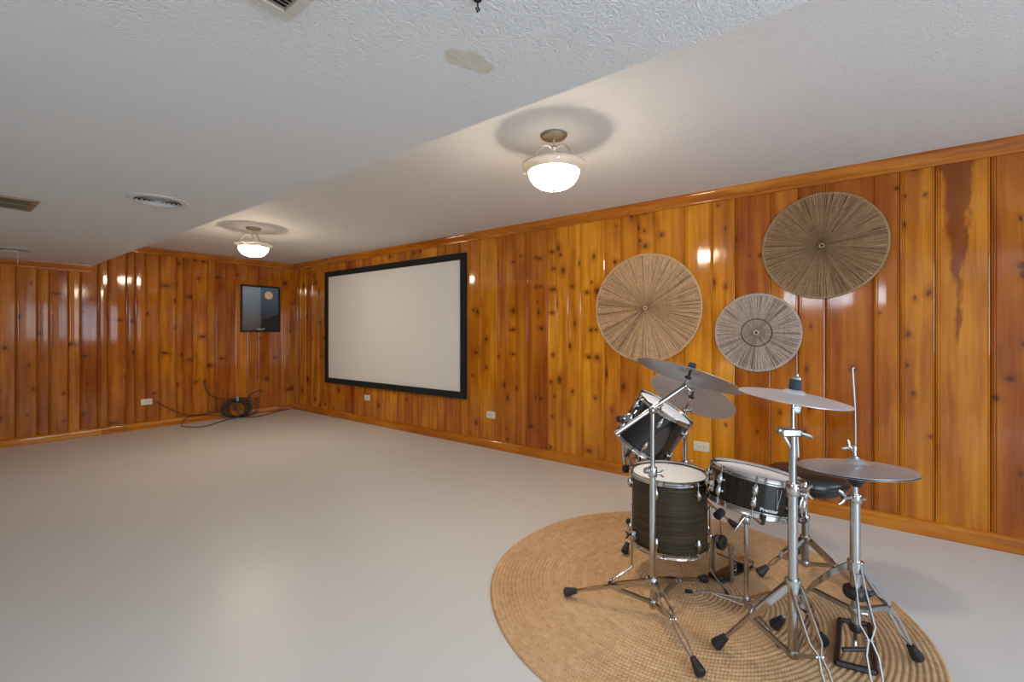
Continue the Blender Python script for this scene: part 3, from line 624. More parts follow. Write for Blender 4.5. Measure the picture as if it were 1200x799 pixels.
# coiled cables against the back wall
K_ = thing('cable_coil', (2.80, 7.03, 0), 'dark coiled cables with loose ends on the floor against the back wall', 'cable')
rg = random.Random(11)
def cr(pts, n=8):                                   # smooth a polyline
    pts = [V(p) for p in pts]; out = []
    for i in range(len(pts)-1):
        a, b_, c, d = pts[max(i-1, 0)], pts[i], pts[i+1], pts[min(i+2, len(pts)-1)]
        for k in range(n):
            s = k/n; out.append(.5*((2*b_)+(c-a)*s+(2*a-5*b_+4*c-d)*s*s+(3*b_-a-3*c+d)*s**3))
    return out+[pts[-1]]
for k in range(13):
    cx = 2.80+rg.uniform(-.035, .06)+(.10 if k > 10 else 0); rx = rg.uniform(.125, .19); rz = rg.uniform(.10, .135); ph = rg.uniform(0, 6); ly = rg.uniform(-.03, .03)
    pts = []
    for j in range(36):
        a = 2*PI*j/36; zz = .012+rz+rz*math.sin(a)+rg.uniform(-.001, .001)
        pts.append((cx+rx*math.cos(a), 7.035+ly+(.055*zz/.25)+.008*math.sin(2*a+ph), zz))
    MB().tube(pts, .0055, 6, closed=True).build('cable_loop', M['cable'], K_)
MB().box((2.815, 7.085, .268), (.028, .07, .062), ch=.006).build('tie', M['tie'], K_)
for pts in ([(1.90, 7.178, .326), (2.04, 7.155, .22), (2.19, 7.15, .125), (2.33, 7.145, .095), (2.49, 7.14, .112), (2.63, 7.125, .175), (2.72, 7.10, .22), (2.80, 7.08, .25)],
            [(2.436, 7.178, .543), (2.463, 7.165, .42), (2.55, 7.16, .315), (2.67, 7.12, .275), (2.80, 7.09, .262)],
            [(2.95, 7.09, .25), (3.05, 7.14, .312), (3.15, 7.15, .345), (3.23, 7.16, .32)],
            [(2.70, 7.00, .012), (2.50, 6.86, .008), (2.28, 6.70, .008), (2.14, 6.84, .008), (2.12, 7.02, .010), (2.22, 7.10, .09), (2.38, 7.13, .10), (2.52, 7.12, .07), (2.72, 7.05, .03)],
            [(2.82, 6.99, .012), (2.95, 6.90, .008), (3.12, 6.92, .008), (3.35, 7.06, .008), (3.58, 7.13, .012)]):
    MB().tube(cr(pts), .0055, 6).build('cable_end', M['cable'], K_)

# ================================================================ rug
RC = K(.82, 2.17, 0); RR = .925; nr = int(RR/RING); prof = [(0, .008)]
for i in range(nr):
    a = i*RING
    for f_, h in ((.05, .0062), (.28, .0096), (.5, .0105), (.72, .0096), (.95, .0062)): prof.append((a+f_*RING, h))
prof.append((nr*RING+.001, .0005))
mb = MB(); mb.M = Matrix.Translation(RC); mb.lathe(prof, 144)
rg = random.Random(2)
for v in mb.v:                                       # the coils are not perfectly round
    d = v-RC; a = math.atan2(d.y, d.x); v.x += d.x*.006*math.sin(3*a+1)+d.x*.003*math.sin(7*a); v.y += d.y*.006*math.sin(3*a+1)+d.y*.003*math.sin(7*a)
rug = mb.build('rug', M['jute'], sharp=180); tag(rug, 'round coiled jute rug lying under the drum kit', 'rug')
GZ = .0115                                           # top of the rug

# ================================================================ drum kit
def foot(mb_parent, p, d, r=.017, ln=.058):
    d = V(d).normalized(); mb = MB(); mb.M = axis_matrix(V(p), d)
    mb.lathe([(0, 0), (r*.62, 0), (r*.72, ln*.25), (r, ln*.75), (r*1.02, ln*.93), (r*.85, ln), (0, ln)], 14)
    lo = min(v.z for v in mb.v)
    if lo < GZ:
        for v in mb.v: v.z += GZ-lo+.0002
    return mb.build('rubber_foot', M['rubber'], mb_parent)
def tripod_leg(parent, hub, ft, collar, pinch=.53, w=(.012, .017, .011), r=.0042, arch=0.0, flat=False, footr=.0195):
    hub, ft = V(hub), V(ft); end = V((ft.x, ft.y, GZ+.019)); d = end-hub
    lat = V((-d.y, d.x, 0)).normalized(); hub = hub+V((d.x, d.y, 0)).normalized()*.014
    L_ = (end-hub).length; tip = 1-.05/L_
    def P(t_): return hub+(end-hub)*t_+V((0, 0, arch*math.sin(PI*min(1, t_/.8))))
    mb = MB()
    for s in (-1, 1):
        pts = [P(t_)+lat*s*o for t_, o in ((0, w[0]), (pinch*.4, w[0]*1.15), (pinch*.82, w[1]), (pinch, .0035), (pinch+.10, w[2]), (pinch+(tip-pinch)*.6, w[2]), (tip, .004))]
        strap(mb, pts, lat, r*.95, [r*4.2, r*4.2, r*4.0, r*3.2, r*2.4, r*2.0, r*1.8])
    pp = P(pinch); mb.cyl(pp-lat*.012, pp+lat*.012, .005, 8)
    lg = mb.build('leg', M['chrome'], parent)
    foot(lg, P(tip)-(end-hub).normalized()*.004, (end-P(tip*.95)), footr)
    if collar is not None:
        c = V(collar)+V((d.x, d.y, 0)).normalized()*.014; mb = MB()
        for s in (-1, 1): strap(mb, [c+lat*s*.0065, pp+lat*s*.0065], lat, .003, [.013, .013])
        mb.build('brace', M['steel'], parent)
    return lg
def strap(mb, pts, lat, t, hs):
    vs, fs, N = [], [], len(pts)
    for i in range(N):
        d = (pts[min(i+1, N-1)]-pts[max(i-1, 0)]).normalized(); up = lat.cross(d).normalized()
        for a_, b_ in ((-1, -1), (1, -1), (1, 1), (-1, 1)): vs.append(pts[i]+lat*a_*t/2+up*b_*hs[i]/2)
    for i in range(N-1):
        for k in range(4): fs.append([i*4+k, i*4+(k+1) % 4, i*4+4+(k+1) % 4, i*4+4+k])
    fs += [[0, 1, 2, 3], [(N-1)*4+k for k in range(4)]]
    mb.add(vs, fs)
def collar(parent, p, r, h, m='chrome', name='collar', wing=None):
    mb = MB(); mb.M = Matrix.Translation(p)
    mb.lathe([(0, -h/2), (r*.9, -h/2), (r, -h/2+.003), (r, h/2-.003), (r*.9, h/2), (0, h/2)], 18)
    o = mb.build(name, M[m], parent)
    if wing is not None: wing_nut(o, V(p)+V(wing).normalized()*r, wing)
    return o
def wing_nut(parent, p, d, s=1.0, m='chrome'):
    d = V(d).normalized(); u = V((0, 0, 1)) if abs(d.z) < .8 else V((1, 0, 0)); u = (u-u.dot(d)*d).normalized(); p = V(p)
    mb = MB().cyl(p-d*.004, p+d*.016*s, .006*s, 10)
    for q in (-1, 1): mb.tube([p+d*.010*s, p+d*.016*s+u*q*.010*s, p+d*.026*s+u*q*.017*s], [.0042*s, .0045*s, .003*s], 8)
    return mb.build('wing_nut', M[m], parent)
def pole(parent, p0, p1, r, name='pole', m='chrome', n=18): return MB().cyl(p0, p1, r, n).build(name, M[m], parent)
def cymbal(P, n, R, bell, depth, m, label, name='cymbal', t=.0014):
    at = axis_matrix(P, n); rb = R*.235; h = bell
    top = [(.006, h), (rb*.35, h*.96), (rb*.7, h*.72), (rb*.95, h*.30), (rb*1.1, h*.16)]
    for k in range(1, 9):
        f_ = k/8; top.append((rb*1.1+(R-rb*1.1)*f_, h*.16-depth*(f_**1.5)))
    prof = top + [(r_, z_-t) for r_, z_ in reversed(top)]
    mb = MB(); mb.M = at; mb.lathe(prof, 64, closed=True)
    o = mb.build(name, m, at=at, sharp=60); return tag(o, label, 'cymbal')

def drum_body(root, at, R, H, shell_m, nlugs, lug_a0, tube_lug=False, hoop_h=.018, double=True):
    """shell, heads, hoops and lugs in the frame `at` (z = drum axis, origin at shell centre)"""
    def B(mb, name, m, par=root, **k): return mb.build(name, m, par, at=at, **k)
    def mk(): q = MB(); q.M = at; return q
    h = H/2
    B(mk().lathe([(R-.007, -h), (R, -h+.002), (R, h-.002), (R-.007, h)], 56), 'shell', shell_m)
    B(mk().lathe([(0, h+.001), (R-.012, h+.001), (R-.003, h-.002), (R+.003, h-.006)], 56), 'batter_head', M['head'])
    B(mk().lathe([(0, -h-.001), (R-.012, -h-.001), (R-.003, -h+.002), (R+.003, -h+.006)], 56), 'resonant_head', M['head'])
    for s in (1, -1):
        pf = [(R+.0045, s*(h-.012)), (R+.011, s*(h-.012)), (R+.011, s*(h-.008)), (R+.0065, s*(h-.004)), (R+.0065, s*(h+.007)), (R+.0085, s*(h+hoop_h-.007)), (R+.0075, s*(h+hoop_h-.005)), (R+.0045, s*(h+hoop_h-.006))]
        B(mk().lathe(pf, 56, closed=True), 'hoop', M['chrome'])
    for k in range(nlugs):
        a = lug_a0+2*PI*k/nlugs; ca, sa = math.cos(a), math.sin(a)
        zs = ((1,), (-1,)) if double else ((1, -1),)
        for grp in zs:
            q = mk()
            for s in grp:
                z0 = s*(h-.052 if double else h-.045); ln = .026
                q.tube([(ca*(R-.001), sa*(R-.001), z0), (ca*(R+.010), sa*(R+.010), z0)], [.014, .012], 10)
                q.tube([(ca*(R+.010), sa*(R+.010), z0-ln), (ca*(R+.012), sa*(R+.012), z0-ln*.5), (ca*(R+.013), sa*(R+.013), z0), (ca*(R+.012), sa*(R+.012), z0+ln*.5), (ca*(R+.010), sa*(R+.010), z0+ln)], [.005, .0105, .0125, .0105, .005], 10)
                q.cyl((ca*(R+.011), sa*(R+.011), z0+s*ln), (ca*(R+.011), sa*(R+.011), s*(h+.010)), .0026, 8)
                q.cyl((ca*(R+.011), sa*(R+.011), s*(h-.010)), (ca*(R+.011), sa*(R+.011), s*(h+.006)), .0048, 8)
            B(q, 'lug', M['chrome'])

# ---- floor tom
FT = K(.783, 2.27, 0); FB, FTT = .185, .520
ft = thing('floor_tom', FT+V((0, 0, GZ)), 'dark brown floor tom on three chrome legs, standing on the rug', 'drum')
at = Matrix.Translation(FT+V((0, 0, (FB+FTT)/2))) @ Matrix.Rotation(-YAW, 4, 'Z')
drum_body(ft, at, .178, FTT-FB, M['shell_brown'], 6, -PI/2+.42)
for (bx, bz, fx, fz, ang) in ((.583, 2.215, .470, 2.175, 0), (.952, 2.185, .985, 2.085, 0), (.80, 2.485, .81, 2.58, 0)):
    b0, f0 = K(bx, bz, 0), K(fx, fz, 0)
    dd = (f0-b0).normalized(); elb = V((b0.x, b0.y, .085))
    lg = MB().tube(cr([V((b0.x, b0.y, .385)), V((b0.x, b0.y, .11)), elb, elb+dd*((f0-b0).length*.5)+V((0, 0, -.032)), V((f0.x, f0.y, GZ+.022))], 5), .0055, 10).build('leg', M['chrome'], ft)
    foot(lg, V((f0.x, f0.y, GZ+.026))-dd*.012, dd*.7+V((0, 0, -.8)), .009, .03)
    ctr = V((FT.x, FT.y, 0)); out = (b0-ctr).normalized(); rad = (b0-ctr).length
    br = MB().box(b0+V((0, 0, .235))-out*(rad-.180)*.5, (.034, max(.02, rad-.165), .046), Matrix.Rotation(math.atan2(out.y, out.x)-PI/2, 3, 'Z'), ch=.006).build('leg_bracket', M['chrome'], ft)
    wing_nut(br, b0+V((0, 0, .238))+out*.006, out, 1.1, 'black')

# ---- rack tom on its basket stand
RT = K(.806, 2.60, .683); rn = tilt(RT, .515, .83, .235)
rt = thing('rack_tom', RT, 'small black rack tom tilted steeply, white head facing up beside the crash cymbal', 'drum')
at = axis_matrix(RT, rn)
drum_body(rt, at, .160, .255, M['shell_black'], 6, .35)
lm = K(.62, 2.56, .77)
rmt = MB().box(K(.655, 2.545, .745), (.04, .05, .05), ch=.008).build('mount_bracket', M['chrome'], rt)
MB().lathe([(0, -.018), (.016, -.016), (.020, 0), (.016, .016), (0, .018)], 12)
mb = MB(); mb.M = Matrix.Translation(K(.604, 2.545, .737)); mb.lathe([(0, -.018), (.017, -.015), (.022, 0), (.017, .015), (0, .018)], 12).build('knob', M['black'], rmt)
MB().cyl(K(.604, 2.545, .737), K(.655, 2.545, .745), .008).build('bolt', M['chrome'], rmt)

TP = K(.735, 2.655, 0)
ts = thing('tom_stand', TP+V((0, 0, GZ)), 'low chrome basket stand holding the tilted rack tom, mostly hidden behind the floor tom', 'drum stand')
pole(ts, TP+V((0, 0, .045)), TP+V((0, 0, .30)), .0125); pole(ts, TP+V((0, 0, .29)), TP+V((0, 0, .48)), .009)
collar(ts, TP+V((0, 0, .295)), .018, .03, wing=(-.8, -.3, 0))
hubz = TP+V((0, 0, .17)); collar(ts, hubz, .020, .028); collar(ts, TP+V((0, 0, .06)), .019, .022)
for fx, fz in ((.612, 2.470), (.944, 2.62), (.735, 2.86)):
    tripod_leg(ts, hubz, K(fx, fz, 0), TP+V((0, 0, .06)))
hubb = K(.735, 2.63, .497); collar(ts, hubb, .022, .045, wing=(.5, -.8, .1))
hl = RT-rn*.15
u1 = rn.cross(V((0, 0, 1))).normalized(); u2 = rn.cross(u1)
for ang in (PI*.62, PI*1.30, PI*1.95):
    dr_ = (u1*math.cos(ang)+u2*math.sin(ang)); edge = hl+dr_*.176
    a_ = MB().tube(cr([hubb, hubb+(edge-rn*.06-hubb)*.6, edge-rn*.045+dr_*.004, edge+rn*.004+dr_*.006, edge+rn*.04+dr_*.010], 5), .0055, 8).build('basket_arm', M['chrome'], ts)
    foot(a_, edge-rn*.035+dr_*.008, rn, .011, .05)
# loose adjuster arms hanging at the tom's lower hoop
for (x0_, x1_) in ((.628, .640), (.640, .672)):
    a_ = MB().tube(cr([K(x0_, 2.58, .640), K((x0_+x1_)/2-.004, 2.575, .545), K(x1_, 2.57, .465)], 5), .0085, 10).build('adjuster_arm', M['chrome'], ts)
a_ = MB().tube([K(.648, 2.57, .452), K(.69, 2.60, .515), hubb], .005, 8).build('adjuster_rod', M['chrome'], ts)
mb = MB(); mb.M = Matrix.Translation(K(.642, 2.57, .452)); mb.lathe([(0, -.022), (.018, -.020), (.022, 0), (.016, .020), (0, .022)], 14).build('rubber_tip', M['rubber'], a_)

# ---- straight cymbal stand behind the toms
BP = K(1.048, 2.755, 0)
bs = thing('cymbal_stand', BP+V((0, 0, GZ)), 'chrome cymbal stand rising behind the rack tom, under the lower ride cymbal', 'cymbal stand')
BC = K(1.085, 2.735, .850); bn = tilt(BC, .33, .87, -.40)
pole(bs, BP+V((0, 0, .06)), BP+V((0, 0, .44)), .0145); pole(bs, BP+V((0, 0, .42)), BP+V((0, 0, .69)), .0115)
collar(bs, BP+V((0, 0, .43)), .021, .035, wing=(.6, -.7, 0)); collar(bs, BP+V((0, 0, .09)), .020, .024); hb = BP+V((0, 0, .30)); collar(bs, hb, .022, .03)
pole(bs, BP+V((0, 0, .68)), BP+V((0, 0, .745)), .0075); tl_ = BP+V((0, 0, .752))
mb = MB(); mb.M = axis_matrix(tl_-V((CS, -SN, 0))*.016, V((CS, -SN, 0))); mb.lathe([(0, 0), (.009, 0), (.014, .004), (.014, .012), (.010, .015), (.014, .018), (.014, .028), (.009, .032), (0, .033)], 14).build('tilter', M['steel'], bs)
wing_nut(bs, tl_+V((CS, -SN, 0))*.018, V((CS, -SN, -.2)), 1.1, 'chrome')
MB().tube([tl_, tl_*.3+(BC-bn*.045)*.7, BC-bn*.03], .0055, 10).build('tilter_rod', M['chrome'], bs)
mb = MB(); mb.M = axis_matrix(BC-bn*.03, bn); mb.lathe([(0, 0), (.006, 0), (.016, .004), (.016, .012), (.007, .014), (.005, .045), (.0, .045)], 14).build('cymbal_seat', M['felt'], bs)
for fx, fz in ((1.376, 2.81), (.83, 3.04), (1.0, 2.52)):
    tripod_leg(bs, hb, K(fx, fz, 0), BP+V((0, 0, .09)))
cymbal(BC, bn, .250, .024, .022, M['cym'], 'large dull bronze cymbal hanging low behind the rack tom, underside facing out')

# ---- boom stand in front of the floor tom
AP = K(.605, 1.957, 0); AX = V((CS, -SN, 0)); AZ = V((SN, CS, 0))
bo = thing('cymbal_stand', AP+V((0, 0, GZ)), 'chrome boom stand with flat tripod in front of the floor tom', 'cymbal stand')
pole(bo, AP+V((0, 0, .035)), AP+V((0, 0, .625)), .0125); pole(bo, AP+V((0, 0, .60)), AP+V((0, 0, .872)), .0095)
c_ = collar(bo, AP+V((0, 0, .622)), .020, .040); MB().box(AP+V((0, 0, .628))-AX*.026, (.03, .02, .022), ch=.003).build('clamp_block', M['steel'], bo)
wing_nut(c_, AP+V((0, 0, .615))+AX*.022, AX, 1.0)
hb = AP+V((0, 0, .150)); collar(bo, hb, .022, .034); cl = AP+V((0, 0, .062)); collar(bo, cl, .020, .022, 'steel')
for fx, fz in ((.245, 2.085), (.660, 1.590), (.935, 2.20)):
    tripod_leg(bo, hb, K(fx, fz, 0), cl, pinch=.45)
top = AP+V((0, 0, .888)); be0 = K(.452, 1.945, .795); be1 = K(.752, 1.975, .990)
bm_ = MB().cyl(be0, be1, .0095, 12).build('boom_arm', M['chrome'], bo)
MB().cyl(be0-(be1-be0).normalized()*.012, be0+(be1-be0).normalized()*.004, .0115, 12).build('end_cap', M['steel'], bm_)
mb = MB(); mb.M = axis_matrix(top-(AZ+AX).normalized()*.020, (AZ+AX).normalized()); mb.lathe([(0, 0), (.010, 0), (.015, .005), (.015, .014), (.0105, .016), (.0105, .020), (.015, .022), (.015, .033), (.010, .038), (0, .039)], 14).build('boom_clamp', M['steel'], bo)
wing_nut(bo, top+AX*.02+V((0, 0, .006)), AX*.6-AZ*.8, 1.1)
AC = K(.768, 1.965, 1.047); an_ = tilt(AC, .285, .94, -.16)
tl_ = be1; mb = MB(); mb.M = axis_matrix(tl_-(AZ+AX).normalized()*.013, (AZ+AX).normalized()); mb.lathe([(0, 0), (.007, 0), (.011, .004), (.011, .010), (.008, .012), (.011, .014), (.011, .022), (.007, .026), (0, .027)], 14).build('tilter', M['steel'], bo)
wing_nut(bo, tl_+AX*.012-V((0, 0, .012)), AX*.7-V((0, 0, .6)), .9)
MB().tube([tl_, AC-an_*.028], .0055, 10).build('tilter_rod', M['chrome'], bo)
mb = MB(); mb.M = axis_matrix(AC-an_*.03, an_); mb.lathe([(0, 0), (.006, 0), (.014, .004), (.014, .012), (.006, .014), (.005, .06), (0, .06)], 14).build('cymbal_seat', M['felt'], bo)
mb = MB(); mb.M = axis_matrix(AC+an_*.024, an_); mb.lathe([(0, 0), (.016, 0), (.017, .003), (.017, .017), (.015, .020), (.006, .021), (0, .021)], 14).build('top_felt', M['felt'], bo)
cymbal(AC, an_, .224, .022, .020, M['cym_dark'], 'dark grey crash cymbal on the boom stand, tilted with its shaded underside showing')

# ---- cymbal stand at the front with its straight thick pole
CP = K(.996, 1.613, 0)
cs_ = thing('cymbal_stand', CP+V((0, 0, GZ)), 'tall chrome cymbal stand with thick pole, standing in front of the snare drum', 'cymbal stand')
pole(cs_, CP+V((0, 0, .072)), CP+V((0, 0, .665)), .0158); pole(cs_, CP+V((0, 0, .64)), CP+V((0, 0, .865)), .0125)
c_ = collar(cs_, CP+V((0, 0, .668)), .023, .045); wing_nut(c_, CP+V((0, 0, .672))+(AX*.4-AZ).normalized()*.022+AX*.010, AX*.5-AZ*.8, 1.4)
hb = CP+V((0, 0, .325)); collar(cs_, hb, .026, .045); cl = CP+V((0, 0, .085)); collar(cs_, cl, .022, .024, 'steel')
for fx, fz in ((.778, 1.735), (1.200, 1.755), (.992, 1.352)):
    tripod_leg(cs_, hb, K(fx, fz, 0), cl, pinch=.52, w=(.017, .02, .012), r=.0046, footr=.0215)
hz = .868
MB().box(CP+V((0, 0, hz))-AX*.012, (.070, .036, .030), Matrix.Rotation(-YAW, 3, 'Z'), ch=.006).build('boom_clamp', M['chrome'], cs_)
MB().cyl(CP+V((0, 0, hz+.008))-AX*.055, CP+V((0, 0, hz-.002))+AX*.028, .012, 12).build('clamp_bolt', M['chrome'], cs_)
MB().tube([CP+V((0, 0, hz-.002))+AX*.028, CP+V((0, 0, hz-.012))+AX*.052, CP+V((0, 0, hz-.020))+AX*.068], [.006, .009, .005], 10).build('clamp_handle', M['steel'], cs_)
pole(cs_, CP+V((0, 0, .78))+AX*.018, CP+V((0, 0, hz))+AX*.014, .0058, 'boom_end', 'steel', 10)
MB().tube([CP+V((0, 0, hz-.055))-AX*.008, CP+V((0, 0, hz-.015))-AX*.034], .006, 8).build('clamp_arm', M['chrome'], cs_)
CC = K(1.0, 1.613, 1.003); cn = tilt(CC, .125, .985, .11); tl_ = CP+V((0, 0, .950))
pole(cs_, CP+V((0, 0, hz)), tl_, .0068, 'rod', 'chrome', 12)
mb = MB(); mb.M = axis_matrix(tl_+AX*.012-AZ*.014, AZ); mb.tube([(.013*math.cos(2*PI*k/20), .013*math.sin(2*PI*k/20), .014) for k in range(20)], .0055, 8, closed=True)
mb.lathe([(0, .008), (.011, .008), (.011, .020), (0, .020)], 14).build('tilter', M['chrome'], cs_)
MB().tube([tl_, tl_+V((0, 0, .022)), CC+cn*.01], .0055, 10).build('tilter_rod', M['chrome'], cs_)
mb = MB(); mb.M = axis_matrix(CC+cn*.016, cn); mb.lathe([(0, 0), (.019, 0), (.020, .003), (.020, .034), (.017, .037), (0, .037)], 18).build('top_felt', M['felt'], cs_)
mb = MB(); mb.M = axis_matrix(CC+cn*.053, cn); mb.lathe([(0, 0), (.017, 0), (.014, .008), (.007, .011), (.005, .019), (0, .020)], 14).build('wing_nut', M['chrome'], cs_)
cymbal(CC, cn, .177, .018, .016, M['cym_bright'], 'bright thin cymbal with dark felt on top of the thick chrome pole')

# ---- hi-hat
HP = K(1.231, 1.631, 0)
hs = thing('hi_hat_stand', HP+V((0, 0, GZ)), 'chrome hi-hat stand with arched legs and thin pull rod above, nearest the pine wall side', 'hi-hat stand')
pole(hs, HP+V((0, 0, .30)), HP+V((0, 0, .615)), .0165, 'lower_tube'); pole(hs, HP+V((0, 0, .60)), HP+V((0, 0, .712)), .0115, 'upper_tube')
pole(hs, HP+V((0, 0, .17)), HP+V((0, 0, .30)), .0135, 'base_tube', 'steel'); MB().tube(cr([HP+V((0, 0, .70)), HP+V((0, 0, .88)), HP+V((0, 0, .98))-AX*.003, HP+V((0, 0, 1.07))-AX*.009, HP+V((0, 0, 1.092))-AX*.009, HP+V((0, 0, 1.094))-AX*.003], 4), .0034, 10).build('pull_rod', M['steel'], hs)
c_ = collar(hs, HP+V((0, 0, .628)), .021, .030, name='memory_lock'); wing_nut(c_, HP+V((0, 0, .630))-AX*.022, -AX, 1.5); MB().cyl(HP+V((0, 0, .625))+AX*.015, HP+V((0, 0, .625))+AX*.034, .007).build('lock_bolt', M['chrome'], hs)
hb = HP+V((0, 0, .385)); collar(hs, hb, .025, .040)
mb = MB(); mb.M = Matrix.Translation(HP); mb.lathe([(.0145, .270), (.034, .274), (.038, .284), (.038, .300), (.033, .307), (.0145, .309)], 20, closed=True).build('spring_collar', M['black'], hs)
MB().box(HP+V((0, 0, .288))+AX*.052, (.034, .026, .022), Matrix.Rotation(-YAW+.4, 3, 'Z'), ch=.007).build('tension_knob', M['black'], hs)
cl = HP+V((0, 0, .225)); collar(hs, cl, .020, .024, 'steel'); wing_nut(hs, cl+AX*.022+V((0, 0, -.01)), AX-AZ*.3, 1.1)
for fx, fz, ar in ((1.066, 1.850, .035), (1.488, 1.668, .02), (1.128, 1.375, .0)):
    tripod_leg(hs, hb, K(fx, fz, 0), cl if fx > 1.2 or fz > 1.5 else None, pinch=.50, w=(.012, .021, .016), r=.0045, arch=ar, footr=.0215)
mb = MB(); mb.M = Matrix.Translation(HP); mb.lathe([(0, .150), (.017, .152), (.021, .165), (.017, .180), (0, .182)], 16).build('base_cap', M['black'], hs)
# pedal base frame and toe hook
e1, e2, e3, e4 = K(1.180, 1.655, 0), K(1.285, 1.607, 0), K(1.470, 1.870, 0), K(1.372, 1.905, 0)
pf = MB()
for a_, b_, r_ in ((e1, e2, .013), (e2, e3, .010), (e3, e4, .010), (e4, e1, .010)): pf.tube([a_+V((0, 0, GZ+.009)), b_+V((0, 0, GZ+.009))], r_, 6, squash=.8)
pf.build('pedal_frame', M['black'], hs)
pd = (K(1.42, 1.887, 0)-K(1.232, 1.631, 0)).normalized()
MB().tube(cr([HP+V((0, 0, .155)), HP+pd*.018+V((0, 0, .13)), HP+pd*.028+V((0, 0, .105)), HP+pd*.020+V((0, 0, .082))], 5), .0065, 8).build('pull_chain', M['steel'], hs)
MB().tube([HP-AX*.045+V((0, 0, .085)), HP+AX*.045+V((0, 0, .085))], .0075, 8).build('toe_axle', M['black'], hs)
HC = K(1.231, 1.631, .742); hn = tilt(HC, -.055, .985, .17)
cymbal(HC+hn*.006, hn, .178, .022, .016, M['cym'], 'upper hi-hat cymbal with dome up, held by the clutch', 'hi_hat_cymbal')
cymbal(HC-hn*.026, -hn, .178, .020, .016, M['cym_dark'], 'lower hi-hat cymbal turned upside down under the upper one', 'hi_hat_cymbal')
mb = MB(); mb.M = axis_matrix(HC-hn*.062, hn); mb.lathe([(.012, -.010), (.024, .004), (.034, .016), (.034, .020), (.012, .022), (0, .022)], 18).build('cymbal_seat', M['black'], hs)
mb = MB(); mb.M = axis_matrix(HC+hn*.026, hn); mb.lathe([(0, 0), (.015, 0), (.016, .004), (.016, .009), (.008, .011), (.0085, .030), (.011, .032), (.011, .044), (.006, .048), (0, .048)], 14)
ck = mb.build('clutch', M['chrome'], hs); wing_nut(ck, HC+hn*.062-AX*.010, -AX+V((0, 0, .7)), 1.1)

# ---- snare drum on its basket stand
SC = K(1.072, 2.015, .532); sn_ = tilt(SC, .125, .96, .17)
sd = thing('snare_drum', SC, 'black snare drum tilted on a basket stand, white head and maker lettering on its side', 'drum')
at = axis_matrix(SC, sn_); r0 = (EYE-SC); la = at.to_3x3().inverted() @ r0; fa = math.atan2(la.y, la.x)   # local angle facing the doorway
drum_body(sd, at, .176, .138, M['shell_snare'], 8, fa+.03, double=False, hoop_h=.020)
def on_shell(ang, z, R): return at @ V((R*math.cos(ang), R*math.sin(ang), z))
# strainer with its lever loop
sa = fa+1.22
q = MB(); q.M = at @ Matrix.Rotation(sa, 4, 'Z'); q.box((.184, 0, -.005), (.018, .036, .075), ch=.005)
stn = q.build('strainer', M['chrome'], sd, at=at)
q = MB(); q.M = at @ Matrix.Rotation(sa, 4, 'Z')
q.tube([(.198+.022*math.sin(t_)*.6, .0+.020*math.cos(t_), -.048-.024*math.sin(t_*.5+.1)) for t_ in [k*.33 for k in range(1, 18)]], .0035, 8).build('lever', M['rubber'], stn, at=at)
q = MB(); q.M = at @ Matrix.Rotation(fa-1.05, 4, 'Z'); q.box((.183, 0, -.02), (.016, .03, .05), ch=.005).build('butt_plate', M['chrome'], sd, at=at)
# the name on the shell front
tc = bpy.data.curves.new('maker_lettering', 'FONT'); tc.body = 'Premier'; tc.size = .0175; tc.extrude = .0006; tc.align_x = 'CENTER'; tc.align_y = 'CENTER'; tc.offset = .0004
to = bpy.data.objects.new('tmp_lettering', tc); C.collection.objects.link(to)
dg = bpy.context.evaluated_depsgraph_get(); me = bpy.data.meshes.new_from_object(to.evaluated_get(dg)); bpy.data.objects.remove(to)
ta = fa+.37
for v in me.vertices:
    a_ = ta+v.co.x*1.22/.178; r_ = .1775+v.co.z; zc = -.045+v.co.y
    v.co = (r_*math.cos(a_), r_*math.sin(a_), zc)
me.materials.append(mat('lettering_white', (.75, .74, .70), .4))
link('lettering', me, sd, at)
q = MB(); q.M = at
for da in (-.05, .05):
    q.tube([(.1795*math.cos(ta+.16), .1795*math.sin(ta+.16), -.035), (.1795*math.cos(ta+.16+da), .1795*math.sin(ta+.16+da), .045)], .0009, 6)
q.build('snare_cord', mat('pale_cord', (.5, .5, .5), .6), sd, at=at)

SP = K(1.020, 1.980, 0)
ss = thing('snare_stand', SP+V((0, 0, GZ)), 'slim chrome stand with basket arms carrying the snare drum', 'drum stand')
pole(ss, SP+V((0, 0, .028)), SP+V((0, 0, .42)), .0095); collar(ss, SP+V((0, 0, .405)), .016, .03)
bh = SC-sn_*.112; MB().tube([SP+V((0, 0, .41)), SP+V((0, 0, .432)), bh], .010, 12).build('tilter', M['chrome'], ss)
MB().tube([SP+V((0, 0, .425))-AX*.006, SP+V((0, 0, .405))-AX*.028-AZ*.01, SP+V((0, 0, .360))-AX*.055-AZ*.01], [.010, .007, .004], 10).build('tilt_lever', M['chrome'], ss)
collar(ss, SP+V((0, 0, .060)), .015, .026, 'steel')
for k in range(3):
    dr_ = (at.to_3x3() @ V((math.cos(fa+.25+2*PI*k/3), math.sin(fa+.25+2*PI*k/3), 0)))
    edge = SC-sn_*.07+dr_*.188
    a_ = MB().tube(cr([bh, bh+dr_*.08, edge-sn_*.030, edge-sn_*.012+dr_*.006, edge+sn_*.010+dr_*.008], 5), .005, 8).build('basket_arm', M['chrome'], ss)
    foot(a_, edge-sn_*.028+dr_*.008, sn_, .010, .036)
